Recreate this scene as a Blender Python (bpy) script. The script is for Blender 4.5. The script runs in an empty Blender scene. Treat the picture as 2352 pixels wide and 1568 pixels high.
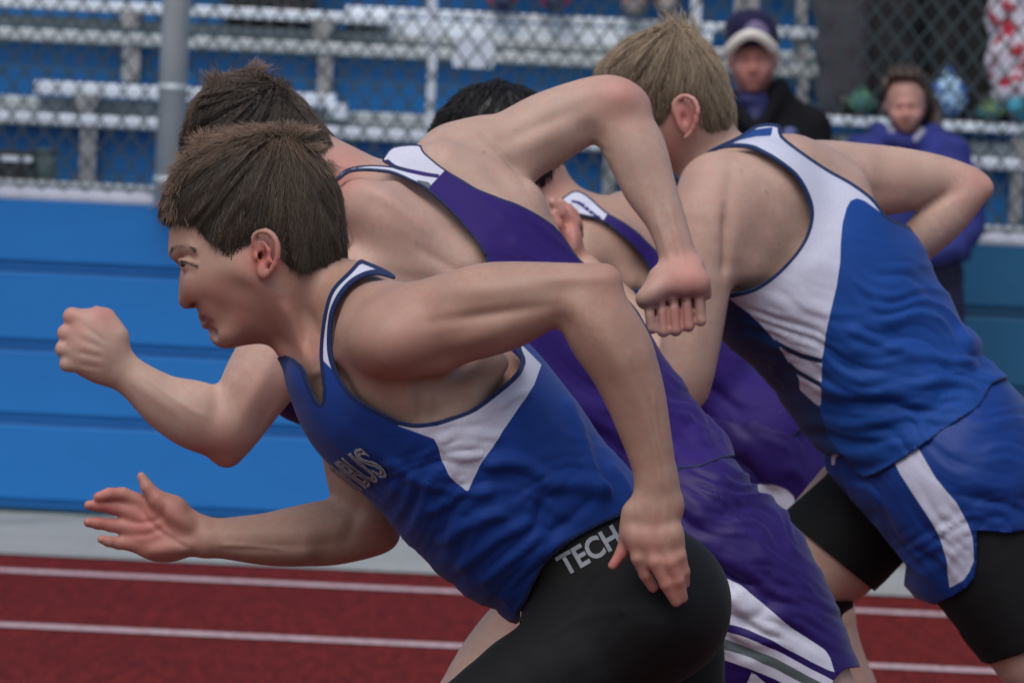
import bpy, math, random
import numpy as np
from mathutils import Matrix, Vector
from math import radians, sin, cos, pi

random.seed(7)
rng = np.random.default_rng(7)
scene = bpy.context.scene
col = scene.collection

# ------------------------------------------------------------------ camera, light, exposure
F = 15440.0            # focal length in layout units (frame 2352 x 1568)
CAM_H = 1.6
PITCH = math.atan((784.0 - 27.0) / F)
ROLL = 0.047
Cpos = np.array([0.0, 0.0, CAM_H])
fw = np.array([0.0, cos(PITCH), -sin(PITCH)])
_r0 = np.array([1.0, 0.0, 0.0]); _u0 = np.array([0.0, sin(PITCH), cos(PITCH)])
rt = cos(ROLL) * _r0 + sin(ROLL) * _u0
up = -sin(ROLL) * _r0 + cos(ROLL) * _u0

cam_data = bpy.data.cameras.new('camera')
cam = bpy.data.objects.new('camera', cam_data)
col.objects.link(cam)
M = Matrix(((rt[0], up[0], -fw[0], 0), (rt[1], up[1], -fw[1], 0), (rt[2], up[2], -fw[2], CAM_H), (0, 0, 0, 1)))
cam.matrix_world = M
cam_data.sensor_width = 36.0
cam_data.lens = 36.0 * F / 2352.0
cam_data.clip_start = 0.5
cam_data.clip_end = 600.0
cam_data.dof.use_dof = True
cam_data.dof.focus_distance = 7.9
cam_data.dof.aperture_fstop = 16
scene.camera = cam

world = bpy.data.worlds.new('World')
scene.world = world
world.use_nodes = True
nt = world.node_tree
sky = nt.nodes.new('ShaderNodeTexSky')
sky.sky_type = 'NISHITA'
sky.sun_disc = False
SUN_EL, SUN_AZ = radians(60), radians(200)
sky.sun_elevation = SUN_EL
sky.sun_rotation = SUN_AZ
sky.air_density = 1.0; sky.dust_density = 3.0; sky.ozone_density = 1.0
nt.links.new(sky.outputs[0], nt.nodes['Background'].inputs[0])
nt.nodes['Background'].inputs[1].default_value = 0.105

sun_d = bpy.data.lights.new('sun', 'SUN')
sun_d.energy = 1.15
sun_d.angle = radians(50)
sun_d.color = (1.0, 0.955, 0.94)
sun = bpy.data.objects.new('sun', sun_d); col.objects.link(sun)
sd = Vector((sin(SUN_AZ) * cos(SUN_EL), cos(SUN_AZ) * cos(SUN_EL), sin(SUN_EL)))
sun.rotation_euler = sd.to_track_quat('Z', 'Y').to_euler()

scene.view_settings.view_transform = 'Standard'
scene.view_settings.look = 'None'
scene.view_settings.exposure = 0.33
scene.view_settings.gamma = 1.0
scene.view_settings.use_curve_mapping = False

# ------------------------------------------------------------------ helpers
def tag(o, label=None, cat=None, group=None, kind=None):
    if label: o['label'] = label
    if cat: o['category'] = cat
    if group: o['group'] = group
    if kind: o['kind'] = kind
    return o

def empty(name, loc=(0, 0, 0)):
    o = bpy.data.objects.new(name, None); col.objects.link(o)
    o.empty_display_size = 0.1
    o.location = loc
    return o

def at(px, py, Y):
    """point seen at layout position px, py on the upright plane at world depth Y"""
    d = fw + rt * (px - 1176.0) / F - up * (py - 784.0) / F
    return Cpos + d * (Y / d[1])

def mesh_obj(name, V, Fc, mat=None, parent=None, smooth=True, attrs=None, loc=None):
    me = bpy.data.meshes.new(name)
    V = np.asarray(V, dtype=np.float64); Fc = np.asarray(Fc, dtype=np.int32)
    k = Fc.shape[1]
    if parent is not None and loc is None:
        off = np.array(parent.matrix_world.translation if parent.parent is None else parent.matrix_world.translation)
    me.vertices.add(len(V)); me.vertices.foreach_set('co', V.astype(np.float32).ravel())
    me.loops.add(Fc.size); me.loops.foreach_set('vertex_index', Fc.ravel())
    me.polygons.add(len(Fc))
    me.polygons.foreach_set('loop_start', np.arange(0, Fc.size, k, dtype=np.int32))
    me.polygons.foreach_set('loop_total', np.full(len(Fc), k, dtype=np.int32))
    me.update(calc_edges=True)
    me.polygons.foreach_set('use_smooth', np.full(len(Fc), smooth, dtype=bool))
    if attrs:
        for n, a in attrs.items():
            at_ = me.attributes.new(n, 'FLOAT', 'POINT')
            at_.data.foreach_set('value', np.asarray(a, dtype=np.float32))
    if mat: me.materials.append(mat)
    o = bpy.data.objects.new(name, me); col.objects.link(o)
    if parent is not None:
        o.parent = parent
        o.matrix_parent_inverse = Matrix.Translation(-Vector(parent.location)) if parent.parent is None else Matrix.Identity(4)
    return o

# --- node materials
def mat_new(name):
    m = bpy.data.materials.new(name); m.use_nodes = True
    return m, m.node_tree, m.node_tree.nodes['Principled BSDF']

def nd(t, typ, **kw):
    n = t.nodes.new(typ)
    for k, v in kw.items():
        if k.startswith('i_'):
            n.inputs[k[2:].replace('_', ' ')].default_value = v
        else:
            setattr(n, k, v)
    return n

def mixc(t, fac, a, b, mode='MIX'):
    n = t.nodes.new('ShaderNodeMix'); n.data_type = 'RGBA'; n.blend_type = mode
    for sock, val in ((n.inputs[0], fac), (n.inputs[6], a), (n.inputs[7], b)):
        if isinstance(val, (int, float)): sock.default_value = val
        elif isinstance(val, tuple): sock.default_value = (val + (1,))[:4]
        else: t.links.new(val, sock)
    return n.outputs[2]

def noise(t, scale, detail=4, rough=0.55, coord='Object', vec_scale=None):
    tc = t.nodes.new('ShaderNodeTexCoord')
    n = t.nodes.new('ShaderNodeTexNoise')
    n.inputs['Scale'].default_value = scale; n.inputs['Detail'].default_value = detail
    n.inputs['Roughness'].default_value = rough
    src = tc.outputs[coord]
    if vec_scale:
        mp = t.nodes.new('ShaderNodeMapping'); mp.inputs['Scale'].default_value = vec_scale
        t.links.new(src, mp.inputs[0]); src = mp.outputs[0]
    t.links.new(src, n.inputs['Vector'])
    return n.outputs['Fac']

def ramp(t, fac, lo, hi, a=0.0, b=1.0):
    n = t.nodes.new('ShaderNodeMapRange')
    n.inputs['From Min'].default_value = lo; n.inputs['From Max'].default_value = hi
    n.inputs['To Min'].default_value = a; n.inputs['To Max'].default_value = b
    t.links.new(fac, n.inputs['Value'])
    return n.outputs['Result']

def bump(t, bsdf, fac, strength=0.2, dist=0.01):
    b = t.nodes.new('ShaderNodeBump'); b.inputs['Strength'].default_value = strength
    b.inputs['Distance'].default_value = dist
    t.links.new(fac, b.inputs['Height']); t.links.new(b.outputs[0], bsdf.inputs['Normal'])

def plain(name, c, rough=0.6, var=0.25, nscale=8.0, metal=0.0, bstr=0.0, bscale=200.0, spec=0.5):
    m, t, b = mat_new(name)
    dark = tuple(x * (1 - var) for x in c)
    fac = noise(t, nscale)
    t.links.new(mixc(t, ramp(t, fac, 0.35, 0.65), dark, c), b.inputs['Base Color'])
    b.inputs['Roughness'].default_value = rough; b.inputs['Metallic'].default_value = metal
    b.inputs['Specular IOR Level'].default_value = spec
    if bstr: bump(t, b, noise(t, bscale), bstr, 0.002)
    return m

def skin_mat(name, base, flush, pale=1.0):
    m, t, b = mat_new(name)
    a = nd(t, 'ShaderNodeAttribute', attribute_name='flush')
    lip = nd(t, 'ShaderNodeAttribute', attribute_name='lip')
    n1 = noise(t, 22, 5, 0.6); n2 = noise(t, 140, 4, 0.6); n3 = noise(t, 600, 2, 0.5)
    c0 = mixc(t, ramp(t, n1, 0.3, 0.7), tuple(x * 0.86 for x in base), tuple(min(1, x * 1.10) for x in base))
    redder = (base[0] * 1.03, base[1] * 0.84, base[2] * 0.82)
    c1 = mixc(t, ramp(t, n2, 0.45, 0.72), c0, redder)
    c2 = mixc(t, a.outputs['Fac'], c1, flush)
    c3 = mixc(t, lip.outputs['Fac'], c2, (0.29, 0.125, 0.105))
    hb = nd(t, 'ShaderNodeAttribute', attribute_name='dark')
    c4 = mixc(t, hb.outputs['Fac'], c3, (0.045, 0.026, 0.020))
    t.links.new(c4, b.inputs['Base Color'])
    b.inputs['Roughness'].default_value = 0.5
    b.inputs['Specular IOR Level'].default_value = 0.38
    b.inputs['Subsurface Weight'].default_value = 0.18
    b.inputs['Subsurface Radius'].default_value = (1.0, 0.35, 0.2)
    b.inputs['Subsurface Scale'].default_value = 0.012
    t.links.new(ramp(t, n1, 0.3, 0.7, 0.45, 0.6), b.inputs['Roughness'])
    bump(t, b, n3, 0.12, 0.0006)
    return m

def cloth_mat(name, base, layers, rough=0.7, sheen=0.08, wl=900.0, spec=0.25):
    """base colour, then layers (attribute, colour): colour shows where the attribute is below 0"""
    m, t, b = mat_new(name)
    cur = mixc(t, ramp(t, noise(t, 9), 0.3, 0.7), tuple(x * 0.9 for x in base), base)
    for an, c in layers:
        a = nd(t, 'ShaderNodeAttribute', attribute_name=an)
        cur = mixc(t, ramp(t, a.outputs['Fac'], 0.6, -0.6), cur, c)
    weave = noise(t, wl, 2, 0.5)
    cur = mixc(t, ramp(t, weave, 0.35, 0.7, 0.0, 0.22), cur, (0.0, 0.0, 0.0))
    t.links.new(cur, b.inputs['Base Color'])
    b.inputs['Roughness'].default_value = rough
    b.inputs['Specular IOR Level'].default_value = spec
    b.inputs['Sheen Weight'].default_value = sheen
    b.inputs['Sheen Roughness'].default_value = 0.4
    bump(t, b, weave, 0.15, 0.0008)
    return m

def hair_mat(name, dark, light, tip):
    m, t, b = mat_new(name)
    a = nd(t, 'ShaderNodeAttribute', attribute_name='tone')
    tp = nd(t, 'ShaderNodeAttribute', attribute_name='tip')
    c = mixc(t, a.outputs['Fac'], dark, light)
    c = mixc(t, tp.outputs['Fac'], c, tip)  # tip colour: bleached top hair plus some light from above painted in
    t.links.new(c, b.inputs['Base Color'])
    b.inputs['Roughness'].default_value = 0.5
    b.inputs['Specular IOR Level'].default_value = 0.45
    return m
# ------------------------------------------------------------------ implicit surfaces
def catmull(P, n=4, closed=True):
    P = np.asarray(P, float); N = len(P); out = []
    for i in range(N if closed else N - 1):
        p0, p1 = P[(i - 1) % N if closed else max(i - 1, 0)], P[i]
        p2, p3 = P[(i + 1) % N], P[(i + 2) % N if closed else min(i + 2, N - 1)]
        for j in range(n):
            t = j / n
            out.append(0.5 * ((2 * p1) + (-p0 + p2) * t + (2 * p0 - 5 * p1 + 4 * p2 - p3) * t * t + (-p0 + 3 * p1 - 3 * p2 + p3) * t ** 3))
    if not closed: out.append(P[-1])
    return np.array(out)

def poly_sd(x, y, P):
    """signed distance to a closed polygon, negative inside"""
    P = np.asarray(P, float)
    d = np.full(x.shape, 1e18); inside = np.zeros(x.shape, bool)
    for i in range(len(P)):
        ax, ay = P[i]; bx, by = P[(i + 1) % len(P)]
        ex, ey = bx - ax, by - ay
        L = ex * ex + ey * ey + 1e-12
        t = np.clip(((x - ax) * ex + (y - ay) * ey) / L, 0, 1)
        dx = x - ax - t * ex; dy = y - ay - t * ey
        d = np.minimum(d, dx * dx + dy * dy)
        if ay != by:
            c = ((ay > y) != (by > y)) & (x < (bx - ax) * (y - ay) / (by - ay) + ax)
            inside ^= c
    d = np.sqrt(d)
    return np.where(inside, -d, d)

def line_sd(x, y, P):
    """distance to an open polyline"""
    d = np.full(x.shape, 1e18)
    for i in range(len(P) - 1):
        ax, ay = P[i]; bx, by = P[i + 1]
        ex, ey = bx - ax, by - ay
        t = np.clip(((x - ax) * ex + (y - ay) * ey) / (ex * ex + ey * ey + 1e-12), 0, 1)
        d = np.minimum(d, (x - ax - t * ex) ** 2 + (y - ay - t * ey) ** 2)
    return np.sqrt(d)

_vt = np.random.default_rng(99).random((256, 256)) * 2 - 1
def vnoise(x, y, sd=0):
    x = x + sd * 17.3; y = y + sd * 7.9
    i = np.floor(x).astype(int); j = np.floor(y).astype(int); fx = x - i; fy = y - j
    fx = fx * fx * fx * (fx * (fx * 6 - 15) + 10); fy = fy * fy * fy * (fy * (fy * 6 - 15) + 10)
    a = _vt[i & 255, j & 255]; b = _vt[(i + 1) & 255, j & 255]; c = _vt[i & 255, (j + 1) & 255]; d = _vt[(i + 1) & 255, (j + 1) & 255]
    return (a * (1 - fx) + b * fx) * (1 - fy) + (c * (1 - fx) + d * fx) * fy

class Seg:
    def __init__(s, a, b, ra, rb, fa=1., fb=1., n=(0, 0, 1), k=0.02, sub=False):
        s.a = np.array(a, float); s.b = np.array(b, float); s.ra, s.rb, s.fa, s.fb = ra, rb, fa, fb
        s.n = np.array(n, float) / np.linalg.norm(n); s.k = k; s.sub = sub
        s.flat = not (fa == 1. and fb == 1.)
    def bounds(s):
        R = max(s.ra * max(1, s.fa), s.rb * max(1, s.fb))
        return np.minimum(s.a, s.b) - R, np.maximum(s.a, s.b) + R
    def ev(s, P):
        ba = s.b - s.a; pa = P - s.a
        L = float(ba @ ba) + 1e-12
        t = np.clip((pa @ ba) / L, 0, 1)
        q = pa - t[:, None] * ba
        r = s.ra + (s.rb - s.ra) * t
        q2 = np.einsum('ij,ij->i', q, q)
        if not s.flat: return np.sqrt(q2) - r
        qn = q @ s.n; qp2 = np.maximum(q2 - qn * qn, 0)
        W = r * (s.fa + (s.fb - s.fa) * t)
        k0 = np.sqrt(qp2 / (r * r) + qn * qn / (W * W))
        k1 = np.sqrt(qp2 / r ** 4 + qn * qn / W ** 4)
        return np.where(k0 < 1e-3, -np.minimum(r, W), k0 * (k0 - 1) / np.maximum(k1, 1e-6))

class Limb:
    """one limb: a curved tapering tube through stations (centre, radius, depth flattening)"""
    def __init__(s, st, k=0.02):
        s.st = np.array(st, float); s.k = k; s.sub = False
    def bounds(s):
        R = (s.st[:, 3] * np.maximum(1, s.st[:, 4])).max()
        return s.st[:, :3].min(0) - R, s.st[:, :3].max(0) + R
    def ev(s, P):
        if len(P) > 20000 and len(s.st) > 4:
            # work through the points in slabs so that far stations can be skipped
            out = np.empty(len(P)); lo = P.min(0); ax = int(np.argmax(s.st[:, :3].max(0) - s.st[:, :3].min(0)))
            bn = np.floor((P[:, ax] - lo[ax]) / .06).astype(int)
            order = np.argsort(bn, kind='stable'); ub, st_ = np.unique(bn[order], return_index=True); st_ = list(st_) + [len(P)]
            for q in range(len(ub)):
                ids = order[st_[q]:st_[q + 1]]; out[ids] = s._ev(P[ids])
            return out
        return s._ev(P)
    def _ev(s, P):
        best = np.full(len(P), 9.0)
        c = (P.min(0) + P.max(0)) / 2; hw = (P.max(0) - P.min(0)) / 2
        far = np.array([np.linalg.norm(np.maximum(np.abs((s.st[i, :3] + s.st[i + 1, :3]) / 2 - c) - hw, 0)) - np.linalg.norm(s.st[i, :3] - s.st[i + 1, :3]) / 2 - max(s.st[i, 3], s.st[i + 1, 3]) for i in range(len(s.st) - 1)])
        use = far < max(far.min(), 0) + .12
        for i in range(len(s.st) - 1):
            if not use[i]: continue
            a = s.st[i]; b = s.st[i + 1]; ba = b[:3] - a[:3]
            q = P - a[:3]; t = np.clip((q @ ba) / (float(ba @ ba) + 1e-12), 0, 1)
            q = q - t[:, None] * ba
            r = a[3] + (b[3] - a[3]) * t; f = a[4] + (b[4] - a[4]) * t
            w = q[:, 2]; c2 = q[:, 0] ** 2 + q[:, 1] ** 2
            k0 = np.sqrt(c2 + (w / f) ** 2); k1 = np.sqrt(c2 + (w / (f * f)) ** 2)
            d = np.where(k0 < 1e-4, -r, k0 * (k0 - r) / np.maximum(k1, 1e-6))
            best = smin(best, d, .002)
        return best

class Ell:
    def __init__(s, c, rad, A=None, k=0.02, sub=False):
        s.c = np.array(c, float); s.r = np.array(rad, float); s.A = np.eye(3) if A is None else A; s.k = k; s.sub = sub
    def bounds(s):
        R = s.r.max(); return s.c - R, s.c + R
    def ev(s, P):
        q = (P - s.c) @ s.A.T
        k0 = np.sqrt(((q / s.r) ** 2).sum(1)); k1 = np.sqrt(((q / s.r ** 2) ** 2).sum(1))
        return np.where(k0 < 1e-3, -s.r.min(), k0 * (k0 - 1) / np.maximum(k1, 1e-6))

class Infl:
    """outline polygon (design metres) domed to a real depth: elliptical cross-sections"""
    def __init__(s, poly, knots, c=0.0, k=0.02, grow=0.0, step=0.006, sub=False):
        s.k = k; s.sub = sub; s.grow = grow
        P = catmull(poly, 4); lo = P.min(0) - 0.06; hi = P.max(0) + 0.06
        s.lo = lo; s.h = step
        nx, ny = np.ceil((hi - lo) / step).astype(int) + 1
        gx = lo[0] + np.arange(nx) * step; gy = lo[1] + np.arange(ny) * step
        X, Y = np.meshgrid(gx, gy, indexing='ij')
        sdv = poly_sd(X.ravel(), Y.ravel(), P).reshape(X.shape)
        # membrane inflation (multi-step SOR-like relaxation, coarse to fine)
        phi = np.where(sdv < 0, np.maximum(-sdv, 0) * 0.05, 0.0)
        sol = None
        for lev in (4, 2, 1):
            m = sdv[::lev, ::lev] < 0; hh = step * lev; dd = sdv[::lev, ::lev]
            if sol is None: u = np.zeros(m.shape)
            else:
                ix = np.minimum(np.arange(m.shape[0]) / 2, sol.shape[0] - 1.001); iy = np.minimum(np.arange(m.shape[1]) / 2, sol.shape[1] - 1.001)
                i0 = ix.astype(int); j0 = iy.astype(int); fx = (ix - i0)[:, None]; fy = (iy - j0)[None]
                u = (sol[np.ix_(i0, j0)] * (1 - fx) * (1 - fy) + sol[np.ix_(i0 + 1, j0)] * fx * (1 - fy)
                     + sol[np.ix_(i0, j0 + 1)] * (1 - fx) * fy + sol[np.ix_(i0 + 1, j0 + 1)] * fx * fy)
            # boundary value just outside follows the distance so the zero line sits on the outline
            for it in range(260 if lev == 4 else 70):
                v = np.zeros_like(u)
                v[1:-1, 1:-1] = 0.25 * (u[2:, 1:-1] + u[:-2, 1:-1] + u[1:-1, 2:] + u[1:-1, :-2]) + hh * hh * 0.25
                u = np.where(m, v, 0.0)
            sol = u
        mx = sol.max(); phi = sol / mx
        # near the rim use the distance for an exact outline
        Dm = -sdv.min()
        rim = 1 - (1 - np.clip(-sdv / Dm, 0, 1)) ** 2
        wgt = np.clip(-sdv / (3.0 * step), 0, 1)
        slope = 2.0 / Dm
        g = np.where(sdv < 0, phi * wgt + (1 - wgt) * np.minimum(rim, phi + 0.02), -sdv * slope * 1.0)
        g = np.where(sdv >= 0, -sdv * slope, g)
        s.g = g; s.Dm = Dm
        s.knots = knots  # ((x,y,W,c), (x,y,W,c)...) along a line
        kn = np.array(knots, float); d = kn[-1, :2] - kn[0, :2]; L = np.linalg.norm(d) + 1e-9
        s.o = kn[0, :2]; s.d = d / L; s.tk = (kn[:, :2] - s.o) @ s.d; s.Wk = kn[:, 2]; s.ck = kn[:, 3] + c
        if (np.diff(s.tk) <= 0).any() and len(kn) > 1: s.tk = np.linspace(0, L, len(kn))
        s.hi = hi
    def bounds(s):
        W = s.Wk.max() + s.grow
        return np.array([s.lo[0], s.lo[1], (s.ck - W).min()]), np.array([s.hi[0], s.hi[1], (s.ck + W).max()])
    def ev(s, P):
        fx = np.clip((P[:, 0] - s.lo[0]) / s.h, 0, s.g.shape[0] - 1.001); fy = np.clip((P[:, 1] - s.lo[1]) / s.h, 0, s.g.shape[1] - 1.001)
        i = fx.astype(int); j = fy.astype(int); fx = fx - i; fy = fy - j
        g = s.g
        v = g[i, j] * (1 - fx) * (1 - fy) + g[i + 1, j] * fx * (1 - fy) + g[i, j + 1] * (1 - fx) * fy + g[i + 1, j + 1] * fx * fy
        t = (P[:, 0] - s.o[0]) * s.d[0] + (P[:, 1] - s.o[1]) * s.d[1]
        W = np.interp(t, s.tk, s.Wk); c = np.interp(t, s.tk, s.ck)
        # outside the box
        ox = np.maximum(np.maximum(s.lo[0] - P[:, 0], P[:, 0] - s.hi[0]), 0); oy = np.maximum(np.maximum(s.lo[1] - P[:, 1], P[:, 1] - s.hi[1]), 0)
        v = v - np.hypot(ox, oy) * 2.0 / s.Dm
        q = (P[:, 2] - c) / W
        return (np.sqrt(q * q + np.maximum(1 - v, 0)) - 1) * np.minimum(W, s.Dm) - s.grow

def smin(a, b, k):
    h = np.maximum(k - np.abs(a - b), 0) / k
    return np.minimum(a, b) - h * h * k * 0.25

def apply_prims(prims, P, rel, bid, off):
    D = np.full(len(P), 1.0)
    for j, p in enumerate(prims):
        r = rel[j]
        if r is None: sel = slice(None); Ps = P
        else:
            if not r.any(): continue
            sel = np.nonzero(r[bid])[0]
            if len(sel) == 0: continue
            Ps = P[sel]
        d = p.ev(Ps)
        if p.sub: D[sel] = -smin(-D[sel], d, p.k)
        else: D[sel] = smin(D[sel], d, p.k)
    return D - off

def mesh_field(prims, vox, off=0.0, extra=None, lo=None, hi=None):
    B = 8
    bl = np.array([p.bounds()[0] for p in prims if not p.sub]).min(0) - off - 0.01
    bh = np.array([p.bounds()[1] for p in prims if not p.sub]).max(0) + off + 0.01
    if lo is not None: bl = np.maximum(bl, lo)
    if hi is not None: bh = np.minimum(bh, hi)
    bs = B * vox
    nb = np.ceil((bh - bl) / bs).astype(int) + 1
    I = np.stack(np.meshgrid(*[np.arange(n) for n in nb], indexing='ij'), -1).reshape(-1, 3)
    Cc = bl + (I + 0.5) * bs
    half = bs * 0.5 * math.sqrt(3)
    dj = []
    D = np.full(len(Cc), 1.0)
    for p in prims:
        l, h = p.bounds()
        near = ((Cc > l - 0.08 - off) & (Cc < h + 0.08 + off)).all(1)
        d = np.full(len(Cc), 9.0)
        if near.any(): d[near] = p.ev(Cc[near])
        dj.append(d)
        if p.sub: D = -smin(-D, d, p.k)
        else: D = smin(D, d, p.k)
    keep = np.abs(D - off) < half * 1.6 + 0.002
    I = I[keep]; Cc = Cc[keep]; Dk = D[keep]; dj = [d[keep] for d in dj]
    rel = []
    for p, d in zip(prims, dj):
        if p.sub: rel.append(d < half * 1.7 + p.k + 0.004)
        else: rel.append(d < np.maximum(Dk, off) + half * 3.2 + p.k)
    nbk = len(I)
    g = np.arange(B + 1) * vox
    G = np.stack(np.meshgrid(g, g, g, indexing='ij'), -1).reshape(-1, 3)
    n1 = (B + 1) ** 3
    vals = np.empty((nbk, n1), np.float32)
    CH = 1500
    for s0 in range(0, nbk, CH):
        s1 = min(nbk, s0 + CH)
        P = ((bl + I[s0:s1] * bs)[:, None, :] + G[None]).reshape(-1, 3)
        bid = np.repeat(np.arange(s0, s1), n1)
        vals[s0:s1] = apply_prims(prims, P, rel, bid, off).reshape(-1, n1)
    if extra is not None: pass
    vals = vals.reshape(nbk, B + 1, B + 1, B + 1)
    S = vals < 0
    cs = np.zeros((nbk, B, B, B), np.int8)
    for dx in (0, 1):
        for dy in (0, 1):
            for dz in (0, 1):
                cs += S[:, dx:dx + B, dy:dy + B, dz:dz + B]
    act = (cs > 0) & (cs < 8)
    bi, ci, cj, ck = np.nonzero(act)
    n = len(bi)
    corners = np.empty((n, 2, 2, 2), np.float32)
    for dx in (0, 1):
        for dy in (0, 1):
            for dz in (0, 1):
                corners[:, dx, dy, dz] = vals[bi, ci + dx, cj + dy, ck + dz]
    acc = np.zeros((n, 3)); cnt = np.zeros(n)
    E = []
    for ax in range(3):
        for a in (0, 1):
            for b in (0, 1):
                o0 = [0, 0, 0]; oth = [q for q in range(3) if q != ax]
                o0[oth[0]] = a; o0[oth[1]] = b; o1 = list(o0); o1[ax] = 1
                v0 = corners[:, o0[0], o0[1], o0[2]]; v1 = corners[:, o1[0], o1[1], o1[2]]
                c = (v0 < 0) != (v1 < 0)
                t = np.where(c, v0 / np.where(np.abs(v0 - v1) < 1e-12, 1, v0 - v1), 0)
                pos = np.tile(np.array(o0, float), (n, 1)); pos[:, ax] = t
                acc += pos * c[:, None]; cnt += c
    loc = acc / np.maximum(cnt, 1)[:, None]
    gc = I[bi] * B + np.stack([ci, cj, ck], -1)
    V = bl + (gc + loc) * vox
    # gradient from corners
    gx = (corners[:, 1] - corners[:, 0]).mean((1, 2)); gy = (corners[:, :, 1] - corners[:, :, 0]).mean((1, 2)); gz = (corners[:, :, :, 1] - corners[:, :, :, 0]).mean((1, 2))
    Gd = np.stack([gx, gy, gz], -1) / vox
    g2 = (Gd ** 2).sum(1) + 1e-6
    f = np.empty(n)
    for s0 in range(0, n, 400000):
        f[s0:s0 + 400000] = apply_prims(prims, V[s0:s0 + 400000], rel, bi[s0:s0 + 400000], off)
    st = -(f / g2)[:, None] * Gd
    ln = np.linalg.norm(st, axis=1); st *= np.minimum(1, 0.6 * vox / np.maximum(ln, 1e-9))[:, None]
    V = V + st
    # faces
    bidx = -np.ones(tuple(nb + 2), np.int64); bidx[I[:, 0] + 1, I[:, 1] + 1, I[:, 2] + 1] = np.arange(nbk)
    vid = -np.ones(nbk * 512, np.int64)
    vid[bi * 512 + ci * 64 + cj * 8 + ck] = np.arange(n)
    def look(c):
        b = c >> 3; l = c & 7
        q = bidx[b[:, 0] + 1, b[:, 1] + 1, b[:, 2] + 1]
        r = vid[np.maximum(q, 0) * 512 + l[:, 0] * 64 + l[:, 1] * 8 + l[:, 2]]
        return np.where(q < 0, -1, r)
    Q = []
    for ax in range(3):
        o = [0, 0, 0]; o[ax] = 1
        v0 = corners[:, 0, 0, 0] < 0; v1 = corners[:, o[0], o[1], o[2]] < 0
        m = np.nonzero(v0 != v1)[0]
        a, b = [(1, 2), (2, 0), (0, 1)][ax]
        c0 = gc[m]; ea = np.zeros(3, int); ea[a] = 1; eb = np.zeros(3, int); eb[b] = 1
        q = np.stack([m, look(c0 - ea), look(c0 - ea - eb), look(c0 - eb)], -1)
        fl = v1[m]
        q[fl] = q[fl][:, ::-1]
        Q.append(q[(q >= 0).all(1)])
    Q = np.concatenate(Q)
    nrm = Gd / np.sqrt(g2)[:, None]
    return V, Q, nrm

def lap(V, Q, it=2, f=.5):
    n = len(V); a = Q.ravel(); b = np.roll(Q, -1, axis=1).ravel()
    i = np.concatenate([a, b]); j = np.concatenate([b, a]); c = np.maximum(np.bincount(i, minlength=n), 1)
    for _ in range(it):
        M_ = np.stack([np.bincount(i, weights=V[j, k], minlength=n) / c for k in range(3)], -1)
        V = V + (M_ - V) * f
    return V

def smooth_normals(V, T):
    a, b, c = V[T[:, 0]], V[T[:, 1]], V[T[:, 2]]
    fn = np.cross(b - a, c - a); N = np.zeros_like(V)
    for i in range(3): np.add.at(N, T[:, i], fn)
    return N / (np.linalg.norm(N, axis=1)[:, None] + 1e-12)

def clip_mesh(V, T, g, attrs):
    """keep the part of a triangle mesh where g < 0, cut exactly along g = 0"""
    names = list(attrs); A = np.stack([attrs[n] for n in names], -1) if names else np.zeros((len(V), 0))
    A = np.concatenate([V, A], 1)
    ins = g[T] < 0; cnt = ins.sum(1)
    out = [T[cnt == 3]]
    newA = []; base = len(V); cache = {}
    def cutv(i, j):
        nonlocal base
        key = (i, j) if i < j else (j, i)
        if key in cache: return cache[key]
        i, j = key; t = g[i] / (g[i] - g[j])
        newA.append(A[i] * (1 - t) + A[j] * t); cache[key] = base; base += 1
        return cache[key]
    extra = []
    for idx in np.nonzero((cnt > 0) & (cnt < 3))[0]:
        tri = T[idx]; s = ins[idx]
        if cnt[idx] == 1:
            k = int(np.argmax(s)); a, b, c = tri[k], tri[(k + 1) % 3], tri[(k + 2) % 3]
            extra.append((a, cutv(a, b), cutv(a, c)))
        else:
            k = int(np.argmin(s)); a, b, c = tri[k], tri[(k + 1) % 3], tri[(k + 2) % 3]
            ab = cutv(a, b); ac = cutv(a, c)
            extra.append((ab, b, c)); extra.append((ab, c, ac))
    if extra: out.append(np.array(extra))
    T2 = np.concatenate(out); A2 = np.concatenate([A, np.array(newA)]) if newA else A
    used = np.unique(T2); mp = -np.ones(len(A2), int); mp[used] = np.arange(len(used))
    A2 = A2[used]; T2 = mp[T2]
    return A2[:, :3], T2, {n: A2[:, 3 + i] for i, n in enumerate(names)}

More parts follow.
